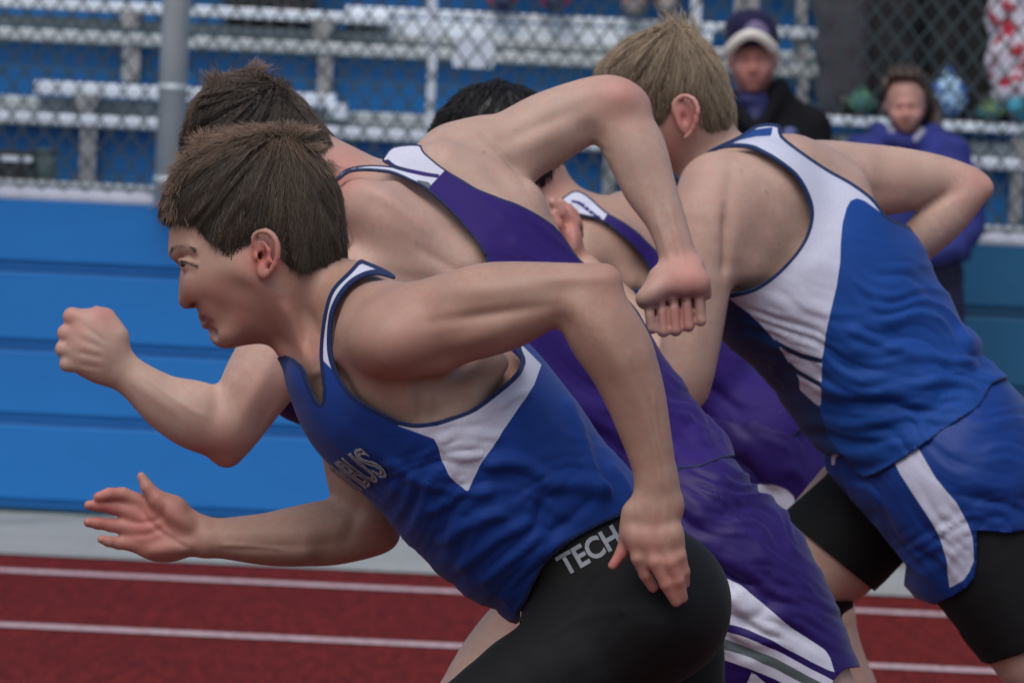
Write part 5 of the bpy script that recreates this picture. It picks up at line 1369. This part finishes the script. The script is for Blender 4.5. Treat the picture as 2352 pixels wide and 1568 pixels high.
layD['edge_n'] = lambda x, y: -np.where(y > 860, 50., 1.) * np.abs(poly_sd(x, y, maskDs)) - 0 + 8.0 * 0 + np.where(y > 860, 0, 0) if False else (-poly_sd(x, y, maskDs) - np.where(y > 860, 3.0, 7.5))
layD['nb'] = [(1630, 352), (1660, 330), (1698, 306), (1775, 296), (1772, 316), (1735, 318), (1700, 326), (1665, 341)]
layD['navy'] = [(1560, 640), (1663, 674), (1726, 722), (1766, 763), (1790, 793), (1816, 836), (1838, 868), (1840, 895), (1884, 934), (1905, 1000), (1940, 1050), (1840, 1100), (1560, 800)]  # shading on the singlet's front, painted in as a darker blue
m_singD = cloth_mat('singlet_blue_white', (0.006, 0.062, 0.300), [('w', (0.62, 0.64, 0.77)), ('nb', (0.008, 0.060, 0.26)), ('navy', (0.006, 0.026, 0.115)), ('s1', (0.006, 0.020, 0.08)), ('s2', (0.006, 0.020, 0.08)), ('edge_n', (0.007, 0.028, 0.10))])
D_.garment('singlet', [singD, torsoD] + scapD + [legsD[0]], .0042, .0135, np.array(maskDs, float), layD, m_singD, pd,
           fams=[(2080, 850, 200, 18, 48, .0042), (2000, 980, 150, 2, 44, .003), (1820, 780, 100, 18, 30, .0026), (2050, 680, 110, 40, 60, .0020), (2200, 900, 80, 5, 26, .003)],
           folds=[([(1960, 760), (2060, 800), (2180, 830), (2230, 835)], .006, 10), ([(1900, 880), (2020, 900), (2140, 880)], .004, 12)])
shD = D_.infl([(1900, 1040), (1903, 1078), (1944, 1130), (2024, 1218), (2084, 1298), (2090, 1342), (2110, 1360), (2146, 1375), (2195, 1363), (2235, 1332), (2262, 1290), (2352, 1235), (2430, 1240), (2470, 1150), (2440, 1060), (2352, 955), (2325, 916), (2280, 874), (2200, 860), (2050, 950)], [(2000, 1050, .155, 0), (2200, 1150, .165, -.01), (2350, 1200, .16, 0)], k=.02)
maskDsh = [(1890, 1040), (1900, 1076), (1943, 1128), (2020, 1214), (2084, 1296), (2080, 1342), (2106, 1370), (2146, 1385), (2195, 1364), (2222, 1346), (2237, 1326), (2243, 1290), (2243, 1217), (2308, 1223), (2352, 1217), (2500, 1210), (2520, 1050), (2420, 940), (2340, 850), (2285, 850), (2200, 900), (2100, 960), (1950, 1000)]
layDs = {'w': [(2050, 1055), (2057, 1063), (2069, 1087), (2122, 1168), (2154, 1217), (2174, 1277), (2183, 1348), (2215, 1330), (2228, 1310), (2237, 1286), (2234, 1233), (2220, 1195), (2199, 1156), (2154, 1103), (2110, 1029), (2105, 1010)],
         'w2': [(1912, 1056), (1914, 1042), (1924, 1032), (1934, 1034), (1932, 1042), (1922, 1050), (1920, 1066), (1913, 1066)]}
m_shD = cloth_mat('shorts_royal_blue', (0.005, 0.042, 0.240), [('w', (0.58, 0.60, 0.74)), ('w2', (0.58, 0.60, 0.74))], rough=.5)
D_.garment('shorts', [shD, torsoD] + [legsD[0], legsD[3]], .0042, .0065, np.array(maskDsh, float), layDs, m_shD, pd, fams=[(2300, 1080, 130, 22, 44, .003), (2110, 1250, 90, 50, 38, .003), (2180, 1250, 90, -30, 40, .0022), (1980, 1130, 70, 50, 30, .003), (2300, 1190, 80, 5, 26, .003)])
tm = np.array([(1980, 960), (1899, 1093), (1806, 1176), (1780, 1190), (1822, 1204), (1903, 1269), (2008, 1356), (2040, 1400), (2158, 1340), (2150, 1376), (2203, 1443), (2240, 1512), (2276, 1522), (2352, 1498), (2440, 1470), (2600, 1500), (2600, 900), (2200, 850)], float)
D_.garment('tights', [torsoD] + legsD, .005, .003, tm, {}, m_black, pd)
V, Q, N = mesh_field([legsD[3]] + legsD[-2:], .004, .004)
T = np.concatenate([Q[:, [0, 1, 2]], Q[:, [0, 2, 3]]]); x, y = D_.pxy(V)
V, T, _ = clip_mesh(V, T, poly_sd(x, y, [(1800, 1446), (1800, 1380), (1960, 1380), (1960, 1446)]), {})
mesh_obj('knee_band', D_.world(V), T, m_black, pd)

# ------------------------------------------------------------------ dark-haired runner in purple (farthest)
Cf = Fig(10.3)
pc = empty('person', tuple(Cf.world(np.array([Cf.D(1800, 2700, 0)]))[0]))
tag(pc, 'black haired runner in purple and white, mostly hidden behind the raised arm', 'person')
headC = Cf.infl([(1005, 300), (1040, 240), (1090, 205), (1150, 195), (1215, 215), (1265, 280), (1283, 340), (1280, 400), (1240, 450), (1180, 470), (1120, 490), (1070, 500), (1040, 480), (1030, 450), (1010, 430), (1018, 400), (998, 370), (1006, 340)], [(1020, 380, .06, 0), (1120, 330, .078, 0), (1250, 300, .078, 0)], k=.012, step=.005)
torsoC = Cf.infl([(1250, 470), (1293, 462), (1330, 455), (1380, 450), (1444, 450), (1500, 480), (1560, 560), (1625, 670), (1700, 785), (1748, 885), (1775, 940), (1830, 990), (1780, 1090), (1650, 1090), (1500, 900), (1350, 750), (1290, 630), (1250, 550)], [(1330, 530, .12, 0), (1500, 750, .14, 0), (1720, 1000, .14, 0)], k=.03, step=.008)
Cp = [headC] + Cf.chain([(1230, 410, 0, 56), (1320, 510, 0, 62)], k=.03, f=.9) + [torsoC, Cf.ell((1385, 560, -.115), 75, 70, .035, ang=35, k=.04), Cf.seg((1340, 540, -.14), 12, (1440, 650, -.14), 10, k=.03)]
Cp += Cf.chain([(1330, 600, -.14, 60), (1250, 740, -.15, 52), (1220, 850, -.15, 42), (1120, 780, -.14, 40), (1050, 700, -.14, 28)], k=.02)
Cp += Cf.chain([(1440, 500, .05, 62), (1560, 500, .08, 56), (1680, 520, .1, 44), (1660, 600, .1, 42), (1600, 720, .12, 30)], k=.02)
legC = Cf.chain([(1760, 1010, -.08, 118), (1830, 1180, -.08, 105), (1900, 1480, -.08, 72)], k=.03) + Cf.chain([(1900, 1480, -.08, 70), (2000, 1700, -.08, 66), (2120, 1900, -.08, 40)], k=.01) + Cf.chain([(2120, 1900, -.08, 38), (2140, 2000, -.08, 30)], k=.01)
legC += Cf.chain([(1720, 1020, .08, 118), (1600, 1160, .08, 100), (1480, 1280, .08, 72), (1480, 1600, .08, 64), (1540, 2000, .08, 38), (1480, 2060, .08, 30), (1420, 2080, .08, 24)], k=.02)
Cf.body('body', Cp + legC, .0050, m_skinC, pc, flush=[(1275, 430, 40, .5)])
hvC = Cf.infl([(987, 300), (1000, 278), (1028, 246), (1062, 216), (1090, 200), (1124, 190), (1164, 196), (1204, 208), (1240, 228), (1275, 280), (1290, 340), (1292, 395), (1280, 430), (1240, 465), (1180, 470), (1080, 440), (1010, 400)], [(1020, 330, .066, 0), (1150, 320, .090, 0), (1270, 340, .080, 0)], k=.01, step=.005)
maskC = [(940, 320), (960, 200), (1100, 140), (1260, 170), (1340, 300), (1320, 400), (1291, 425), (1270, 450), (1240, 470), (1180, 500), (1100, 440), (1050, 360)]
crC = Cf.D(1180, 190, 0)
def flowC(P):
    d = P - crC; d /= np.linalg.norm(d, axis=1)[:, None] + 1e-6
    return d + np.array([0, -.2, 0])
hair_obj('hair', Cf, [hvC, hgrow(headC, .008)], .006, -.006, np.array(maskC, float), flowC, 5000, .022, .0010, m_hairC, pc, lambda x, y, V: np.zeros(len(x)), 31, curl=.22, lift=.40, clump=.012)
maskCs = [(1280, 470), (1291, 458), (1320, 440), (1350, 452), (1392, 489), (1432, 512), (1467, 538), (1499, 570), (1560, 620), (1640, 660), (1800, 820), (1850, 960), (1800, 1010), (1760, 990), (1700, 1000), (1560, 960), (1450, 820), (1400, 700), (1470, 660), (1494, 634), (1476, 594), (1435, 548), (1382, 509), (1350, 500), (1322, 494), (1300, 486)]
maskCs = catmull(maskCs, 3)
layC = {'w': [(1270, 480), (1270, 430), (1340, 430), (1400, 486), (1383, 512), (1330, 520), (1280, 510)], 'pl': [(1312, 461), (1338, 468), (1370, 495), (1386, 503), (1380, 507), (1364, 500), (1334, 475), (1312, 467)]}
layC['edge_n'] = lambda x, y: -poly_sd(x, y, maskCs) - 4.0
m_singC = cloth_mat('singlet_purple_far', PURPLE, [('w', WHITE), ('pl', PURPLE), ('edge_n', PIPE_P)])
Cf.garment('singlet', [torsoC, legC[0], Cf.ell((1385, 560, -.115), 75, 70, .035, ang=35, k=.04)] + Cf.chain([(1230, 410, 0, 56), (1320, 510, 0, 62)], k=.03, f=.9), .006, .0085, np.array(maskCs, float), layC, m_singC, pc, fams=[(1700, 850, 130, 40, 44, .004)])
shC = Cf.infl([(1600, 940), (1700, 930), (1768, 930), (1830, 982), (1882, 1027), (1908, 1063), (1940, 1120), (1930, 1180), (1860, 1200), (1800, 1200), (1700, 1190), (1600, 1120)], [(1700, 1000, .14, 0), (1850, 1120, .13, 0)], k=.03, step=.008)
maskCh = [(1560, 940), (1700, 975), (1760, 960), (1800, 940), (1900, 980), (1990, 1100), (1960, 1190), (1880, 1230), (1760, 1230), (1560, 1150)]
layCh = {'w': [(1720, 1140), (1740, 1112), (1775, 1110), (1806, 1122), (1826, 1142), (1815, 1200), (1740, 1200)]}
Cf.garment('shorts', [shC, torsoC] + [legC[0], legC[-1]], .006, .007, np.array(maskCh, float), layCh, cloth_mat('shorts_purple_far', (0.022, 0.0078, 0.122), [('w', WHITE)], rough=.5), pc, fams=[(1780, 1040, 120, 50, 40, .005)])

# ------------------------------------------------------------------ onlookers
def face_prims(Fg, cx, cy, s, dz=0.0, nod=0.0):
    """front-facing head; s = half head height in layout units; nod lowers the features"""
    n = nod * s
    P = [Fg.ell((cx, cy - s * .12, dz + .01), s * .70, s * .88, .098, k=.02), Fg.ell((cx, cy + s * .38, dz - .005), s * .52, s * .60, .080, k=.03),
         Fg.seg((cx, cy - s * .02 + n, dz - .085), s * .085, (cx, cy + s * .26 + n, dz - .108), s * .12, k=.012), Fg.ell((cx, cy + s * .28 + n, dz - .098), s * .17, s * .09, .015, k=.008)]
    for q in (-1, 1):
        P += [Fg.ell((cx + q * s * .27, cy - s * .04 + n, dz - .094), s * .16, s * .10, .016, k=.010, sub=True), Fg.ell((cx + q * s * .27, cy - s * .03 + n, dz - .078), s * .12, s * .09, .011, k=.006),
              Fg.seg((cx + q * s * .12, cy - s * .18 + n, dz - .092), s * .06, (cx + q * s * .42, cy - s * .16 + n, dz - .080), s * .05, k=.012),
              Fg.ell((cx + q * s * .70, cy + s * .05 + n * .5, dz + .01), s * .09, s * .20, .016, k=.006), Fg.ell((cx + q * s * .38, cy + s * .25 + n, dz - .070), s * .18, s * .18, .02, k=.02)]
    P += [Fg.ell((cx, cy + s * .50 + n, dz - .080), s * .34, s * .24, .022, k=.02), Fg.seg((cx - s * .10, cy + s * .52 + n, dz - .096), s * .045, (cx + s * .10, cy + s * .52 + n, dz - .096), s * .045, k=.010),
          Fg.ell((cx, cy + s * .80 + n * .6, dz - .066), s * .20, s * .15, .026, k=.02)]
    return P
def face_dark(cx, cy, s, nod, brow=.55):
    n = nod * s
    def f(x, y, V):
        d = np.zeros(len(x))
        for q in (-1, 1):
            d = np.maximum(d, brow * np.exp(-((x - cx - q * s * .27) / (s * .17)) ** 2 - ((y - cy + s * .20 - n) / (s * .05)) ** 2))
            d = np.maximum(d, .5 * np.exp(-((x - cx - q * s * .27) / (s * .12)) ** 2 - ((y - cy + s * .03 - n) / (s * .035)) ** 2))
        return d * (V[:, 2] < 0)
    return f
def face_lip(cx, cy, s, nod):
    n = nod * s; return [(cx - s * .17, cy + s * .54 + n), (cx, cy + s * .47 + n), (cx + s * .17, cy + s * .54 + n), (cx, cy + s * .59 + n)]
def part_field(name, Fg, prims, vox, mat, parent, off=0.0, fams=(), attrs=None):
    V, Q, N = mesh_field(prims, vox, off)
    x, y = Fg.pxy(V)
    for i, (wl, amp) in enumerate(fams):
        V = V + N * (amp * np.sin(y / wl + 1.5 * np.sin(x / (wl * 1.9) + i)) * (0.5 + .5 * np.sin(x / (wl * 3.1) + i)))[:, None]
    return mesh_obj(name, Fg.world(V), Q, mat, parent, True, attrs(x, y, V) if attrs else None)

# man in cap, standing in front of the wall
m_skinM = skin_mat('skin_weathered', (0.37, 0.205, 0.165), (0.42, 0.14, 0.12))
Mf = Fig(19.9)
pm = empty('person', tuple(Mf.world(np.array([Mf.D(1725, 1290, 0)]))[0])); tag(pm, 'man in navy cap with cream peak and dark jacket watching the race', 'person')
fp = face_prims(Mf, 1729, 140, 78, 0, 0)
fp += Mf.chain([(1731, 190, .03, 36), (1735, 250, .03, 40)], k=.02) 
fp += Mf.chain([(1640, 560, -.05, 26), (1665, 640, -.10, 17), (1672, 700, -.10, 20)], k=.02) + Mf.chain([(1850, 560, -.05, 26), (1832, 640, -.10, 17), (1826, 700, -.10, 20)], k=.02)
fp += [Mf.seg((1672 + i * 7, 700, -.11), 6, (1676 + i * 6, 735 - abs(i - 1.5) * 4, -.10), 5, k=.004) for i in range(4)] + [Mf.seg((1800 + i * 7, 700, -.11), 6, (1804 + i * 6, 735 - abs(i - 1.5) * 4, -.10), 5, k=.004) for i in range(4)]
fp += [Mf.seg((1695, 690, -.11), 6, (1705, 715, -.12), 5, k=.004), Mf.seg((1798, 690, -.11), 6, (1788, 715, -.12), 5, k=.004)] + [Mf.ell((1735, 560, 0), 100, 60, .10, k=.05), Mf.seg((1735, 250, .03), 40, (1735, 560, 0), 60, k=.04)]
Mf.body('body', fp, .007, m_skinM, pm, flush=[(1729, 160, 60, .6)], lip=None, dark=face_dark(1729, 140, 78, 0))
capm = cloth_mat('cap_navy', (0.012, 0.010, 0.050), [('logo', (0.20, 0.16, 0.30))], rough=.8)
V, Q, N = mesh_field([Mf.ell((1728, 92, .012), 62, 66, .108, k=.02), Mf.ell((1722, 60, .0), 54, 34, .09, k=.03)], .006)
T = np.concatenate([Q[:, [0, 1, 2]], Q[:, [0, 2, 3]]]); x, y = Mf.pxy(V)
V, T, at_ = clip_mesh(V, T, (y - 108.) - (x - 1728) ** 2 * .0008, {'logo': np.where(V[:, 2] < 0, poly_sd(x, y, [(1704, 76), (1712, 62), (1724, 50), (1738, 47), (1752, 54), (1764, 66), (1768, 78), (1756, 76), (1748, 68), (1736, 64), (1722, 74)]), 5.)})
capo = mesh_obj('cap', Mf.world(V), T, capm, pm, True, at_)
pk = []
for i in range(13):
    a = (i / 12 - .5) * 2; pk.append((1726 + a * 58, 108 - 28 * (1 - abs(a) ** 1.9) + 14 * abs(a) ** 2.0, -.06 - .075 * math.sqrt(max(0, 1 - a * a)), 0))
pkp = [Mf.seg(pk[i][:3], 10.5 if 0 < i < 12 else 5, pk[i + 1][:3], 10.5 if 0 < i + 1 < 12 else 5, .45, .45, k=.004) for i in range(12)]
for i in range(12): pkp.append(Mf.seg((pk[i][0], pk[i][1] - 3, pk[i][2]), 7, (1728 + (pk[i][0] - 1728) * .9, pk[i][1] - 6, -.05), 5, k=.01))
part_field('cap_peak', Mf, pkp, .004, plain('cap_peak_cream', (0.78, 0.76, 0.68), .8, .05), pm)
jm = [Mf.infl([(1690, 235), (1735, 250), (1790, 185), (1800, 196), (1832, 232), (1866, 252), (1884, 282), (1892, 330), (1890, 480), (1880, 640), (1820, 650), (1640, 650), (1600, 640), (1586, 480), (1588, 330), (1600, 285), (1640, 255)], [(1735, 260, .10, .01), (1735, 350, .14, 0), (1735, 640, .14, 0)], k=.03, step=.01)]
jm += Mf.chain([(1868, 296, 0, 36), (1888, 420, -.01, 34), (1880, 520, -.04, 30), (1855, 580, -.06, 26)], k=.03) + Mf.chain([(1602, 296, 0, 36), (1592, 420, -.01, 34), (1602, 520, -.04, 30), (1638, 580, -.06, 26)], k=.03)
jm += Mf.chain([(1686, 226, -.01, 16), (1700, 262, -.06, 15), (1728, 300, -.12, 12)], k=.02) + Mf.chain([(1790, 205, -.01, 16), (1772, 252, -.06, 15), (1745, 300, -.12, 12)], k=.02)
jk = part_field('jacket', Mf, jm, .009, plain('jacket_black', (0.005, 0.0055, 0.008), .9, .2, spec=.2), pm, .004, fams=((14, .004),))
part_field('shirt', Mf, [Mf.seg((1735, 248, -.03), 40, (1735, 300, -.08), 24, k=.02), Mf.ell((1720, 232, -.01), 34, 22, .08, k=.02)], .007, plain('shirt_navy_blue', (0.012, 0.016, 0.095), .7, .2), pm)
part_field('jacket_emblem', Mf, [Mf.ell((1814, 305, -.122), 17, 12, .022, k=.01)], .004, plain('emblem_blue', (0.12, 0.15, 0.36), .7, .2, 60), jk)
part_field('trousers', Mf, [Mf.seg((1700, 650, 0), 62, (1700, 860, 0), 50, k=.04), Mf.seg((1700, 860, 0), 50, (1690, 1220, 0), 36, k=.03), Mf.seg((1770, 650, 0), 62, (1765, 860, 0), 50, k=.04), Mf.seg((1765, 860, 0), 50, (1775, 1220, 0), 36, k=.03), Mf.ell((1735, 640, 0), 100, 50, .12, k=.04)], .011, plain('trousers_olive', (0.022, 0.024, 0.014), .85, .3, 12), pm, fams=((26, .006),))
for sx in (1688, 1778): part_field('shoe', Mf, [Mf.seg((sx, 1262, .06), 26, (sx - 6, 1275, -.12), 20, k=.02), Mf.seg((sx, 1225, .05), 28, (sx, 1262, .05), 26, k=.02)], .009, m_blk, pm)

# girl in blue hoodie looking down, standing in front of the wall
Gf = Fig(20.0)
pg = empty('person', tuple(Gf.world(np.array([Gf.D(2120, 1300, 0)]))[0])); tag(pg, 'brown haired girl in royal blue hoodie looking down by the wall', 'person')
m_skinG = skin_mat('skin_girl', (0.44, 0.27, 0.215), (0.45, 0.17, 0.15))
gp = face_prims(Gf, 2080, 236, 66, 0, .18) + Gf.chain([(2082, 290, .03, 28), (2090, 350, .03, 30)], k=.02) + Gf.chain([(1990, 545, -.1, 20), (2040, 580, -.16, 16), (2070, 560, -.17, 16)], k=.01) + [Gf.seg((2090, 350, .03), 30, (2010, 520, -.05), 30, k=.04)]
gp += [Gf.seg((2070, 565 - i * 7, -.175), 5, (2092, 548 - i * 7, -.17), 4, k=.003) for i in range(4)] + [Gf.seg((2062, 570, -.18), 6, (2072, 590, -.17), 5, k=.004)]
Gf.body('body', gp, .0065, m_skinG, pg, flush=[(2075, 262, 50, .5)], lip=face_lip(2080, 236, 66, .18), dark=face_dark(2080, 236, 66, .18, .25))
m_hairG = hair_mat('hair_girl', (0.014, 0.009, 0.006), (0.09, 0.058, 0.036), (0.12, 0.08, 0.05))
hg = [Gf.ell((2081, 212, .028), 54, 62, .098, k=.02), Gf.ell((2079, 176, .0), 42, 26, .086, k=.02), Gf.seg((2036, 195, -.01), 12, (2032, 235, .01), 8, k=.02), Gf.seg((2124, 195, -.01), 14, (2128, 245, .01), 12, k=.02)] + Gf.chain([(2125, 225, .06, 26), (2144, 265, .05, 20), (2152, 300, .02, 13), (2156, 330, 0, 6)], k=.02)
mG = np.array([(1980, 222), (2030, 222), (2036, 205), (2046, 186), (2066, 178), (2100, 181), (2116, 200), (2125, 232), (2128, 262), (2131, 300), (2136, 400), (2200, 400), (2200, 100), (1980, 100)], float)
V, Q, N = mesh_field(hg, .005); T = np.concatenate([Q[:, [0, 1, 2]], Q[:, [0, 2, 3]]]); x, y = Gf.pxy(V)
gg = np.where(V[:, 2] < .035, poly_sd(x, y, mG), -5.)
r = np.random.default_rng(5); Vn = V + N * (.004 * np.sin(x / 2.6 + .6 * np.sin(y / 9.)))[:, None]
V2, T2, at2 = clip_mesh(Vn, T, gg, {'tone': .35 + .35 * np.sin(x / 3.1 + np.sin(y / 11.)), 'tip': np.zeros(len(x))})
mesh_obj('hair', Gf.world(V2), T2, m_hairG, pg, True, at2)
part_field('collar', Gf, [Gf.seg((2046, 300, -.045), 9, (2066, 322, -.085), 7, k=.01), Gf.seg((2118, 302, -.045), 9, (2102, 322, -.085), 7, k=.01)], .005, plain('collar_grey', (0.34, 0.35, 0.45), .8, .1), pg)
hd = [Gf.infl([(2040, 300), (2080, 322), (2125, 300), (2165, 305), (2196, 330), (2222, 372), (2244, 440), (2256, 510), (2240, 560), (2200, 610), (2010, 610), (1960, 560), (1940, 440), (1946, 360), (1962, 322), (2000, 300)], [(2085, 320, .09, 0), (2090, 400, .13, 0), (2100, 600, .14, 0)], k=.03, step=.01)]
hd += Gf.chain([(2190, 350, 0, 34), (2228, 450, -.02, 32), (2222, 540, -.06, 30), (2150, 590, -.14, 24), (2080, 570, -.17, 18)], k=.02) + Gf.chain([(1972, 345, 0, 34), (1950, 450, -.02, 32), (1975, 530, -.07, 26)], k=.02)
hd += Gf.chain([(2020, 300, .04, 22), (2060, 325, -.06, 20), (2100, 328, -.06, 20), (2150, 300, .04, 22), (2090, 285, .12, 26)], k=.02)
part_field('hoodie', Gf, hd, .008, plain('hoodie_blue', (0.018, 0.030, 0.215), .85, .35, 10), pg, fams=((10, .005), (17, .004)))
part_field('leggings', Gf, [Gf.ell((2130, 620, 0), 76, 60, .12, k=.04), Gf.seg((2110, 640, 0), 52, (2105, 900, 0), 40, k=.03), Gf.seg((2105, 900, 0), 40, (2110, 1240, 0), 26, k=.03), Gf.seg((2165, 640, 0), 50, (2170, 900, 0), 40, k=.03), Gf.seg((2170, 900, 0), 40, (2168, 1240, 0), 26, k=.03)], .011, plain('leggings_dark_blue', (0.012, 0.012, 0.050), .8, .3, 14), pg, fams=((22, .004),))
for sx in (2108, 2170): part_field('shoe', Gf, [Gf.seg((sx, 1268, .05), 22, (sx - 4, 1280, -.11), 17, k=.02), Gf.seg((sx, 1235, .04), 24, (sx, 1268, .04), 22, k=.02)], .009, m_blk, pg)

# people standing on the bleachers, seen from the legs down
def stander(px, pyfoot, Y, top_mat, leg_mats, label, lean=0, gap=60, shoe=None, w=1.0, skirt=False, socks=None, build=1.0, coat_to=None, pose=0):
    Fg = Fig(Y); s = F / Y
    def P(dx, h, dz=0): return (px + dx * s + lean * h * s, pyfoot - h * s, dz)
    e = empty('person', tuple(Fg.world(np.array([Fg.D(*P(0, 0))]))[0])); tag(e, label, 'person')
    R = lambda m: m * s
    g = gap / 2 / s
    body = []
    for q in (-1, 1): body += Fg.chain([P(q * g, .06) + (R(.045),), P(q * g, .45) + (R(.062),), P(q * .09, .88) + (R(.085),)], k=.02)
    body += [Fg.seg(P(0, .92), R(.15), P(0, 1.32), R(.17), .65, .6, k=.05), Fg.seg(P(0, 1.40), R(.05), P(0, 1.50, -.01), R(.05), k=.03)]
    body += face_prims(Fg, P(0, 1.62)[0], P(0, 1.62)[1], R(.115))
    for q in (-1, 1):
        body += Fg.chain([P(q * .19, 1.38) + (R(.055),), P(q * .25, 1.10) + (R(.042),), P(q * .20, .86, -.12) + (R(.030),), P(q * .19, .80, -.14) + (R(.034),)], k=.02)
        for i in range(4): body.append(Fg.seg(P(q * .19 + (i - 1.5) * .016, .79, -.15), R(.009), P(q * .19 + (i - 1.5) * .014, .72 + abs(i - 1.5) * .006, -.15), R(.007), k=.003))
        body.append(Fg.seg(P(q * .165, .80, -.16), R(.010), P(q * .145, .755, -.17), R(.008), k=.004))
    Fg.body('body', body, .012, m_skinM, e)
    part_field('hair', Fg, [Fg.ell(P(0, 1.68, .025), R(.088), R(.085), .105, k=.02)], .01, m_hairA, e, attrs=lambda x, y, V: {'tone': .3 + 0 * x, 'tip': 0 * x})
    ct = .80 if coat_to is None else coat_to
    tp = [Fg.seg(P(0, ct + .10), R(.18 * build), P(0, 1.32), R(.185), .68, .62, k=.05)]
    for q in (-1, 1): tp += Fg.chain([P(q * .19, 1.38) + (R(.066),), P(q * .25, 1.10) + (R(.056),), P(q * .20, .87, -.12) + (R(.044),)], k=.03)
    if coat_to is not None and coat_to < .7: tp += [Fg.seg(P(0, coat_to + .12), R(.20 * build), P(0, .95), R(.17), .7, .66, k=.05)]
    part_field('jacket', Fg, tp, .012, top_mat, e, fams=((16, .008),))
    if leg_mats:
        for q, lm in zip((-1, 1), leg_mats):
            part_field('trouser_leg', Fg, Fg.chain([P(q * g, .05) + (R(.070 * w),), P(q * g, .45) + (R(.082 * w),), P(q * .09, .90) + (R(.11 * w),)], k=.02), .011, lm, e, fams=((15, .007),))
    if socks:
        for q in (-1, 1): part_field('sock', Fg, Fg.chain([P(q * g, .06) + (R(.054),), P(q * g, .30) + (R(.066),)], k=.02), .010, socks, e)
    for q in (-1, 1): part_field('shoe', Fg, [Fg.seg(P(q * g, .045, .06), R(.040), P(q * g, .035, -.12), R(.032), k=.02)], .009, shoe or m_blk, e)
    return e
m_greyj = plain('trousers_grey', (0.055, 0.052, 0.062), .85, .35, 12); m_bk = plain('trousers_black', (0.010, 0.011, 0.012), .85, .3, 12); m_jg = plain('jacket_grey', (0.062, 0.058, 0.070), .85, .3, 12)
YS = Y0 + .55
stander(1995, 262, YS, m_bk, (m_greyj, m_bk), 'onlooker with grey and black trousers standing left of the dark pair on the bench row', gap=112, w=1.25)
stander(2215, 262, YS + .1, m_jg, (m_bk, m_bk), 'onlooker in grey jacket and wide black trousers behind the seated girl', gap=96, w=1.45, coat_to=.42, lean=.0)
stander(2400, 262, YS - .1, pattern_mat('cloth_red_white', (.62, .60, .68), (.40, .012, .03), 16, None, .54, .60), None, 'onlooker wrapped in red and white patterned blanket at the right edge', gap=50, coat_to=.02, build=.9)
stander(1215, 30, Y1 + .55, m_jg, None, 'onlooker in pink socks on the upper row of the bleachers', gap=118, socks=plain('sock_pink', (.48, .02, .11), .8, .2), shoe=plain('shoe_navy', (.012, .02, .08), .7))
stander(1495, 42, Y1 + .55, m_bk, None, 'bare legged onlooker on the upper row behind the blond runner', gap=74, shoe=plain('shoe_beige', (.26, .24, .23), .8))
stander(620, 60, Y1 + .62, m_bk, (m_bk, m_bk), 'onlooker in black seated low on the upper row above the brown haired runner', gap=84, w=1.3, shoe=plain('shoe_brown', (.04, .02, .016), .7))
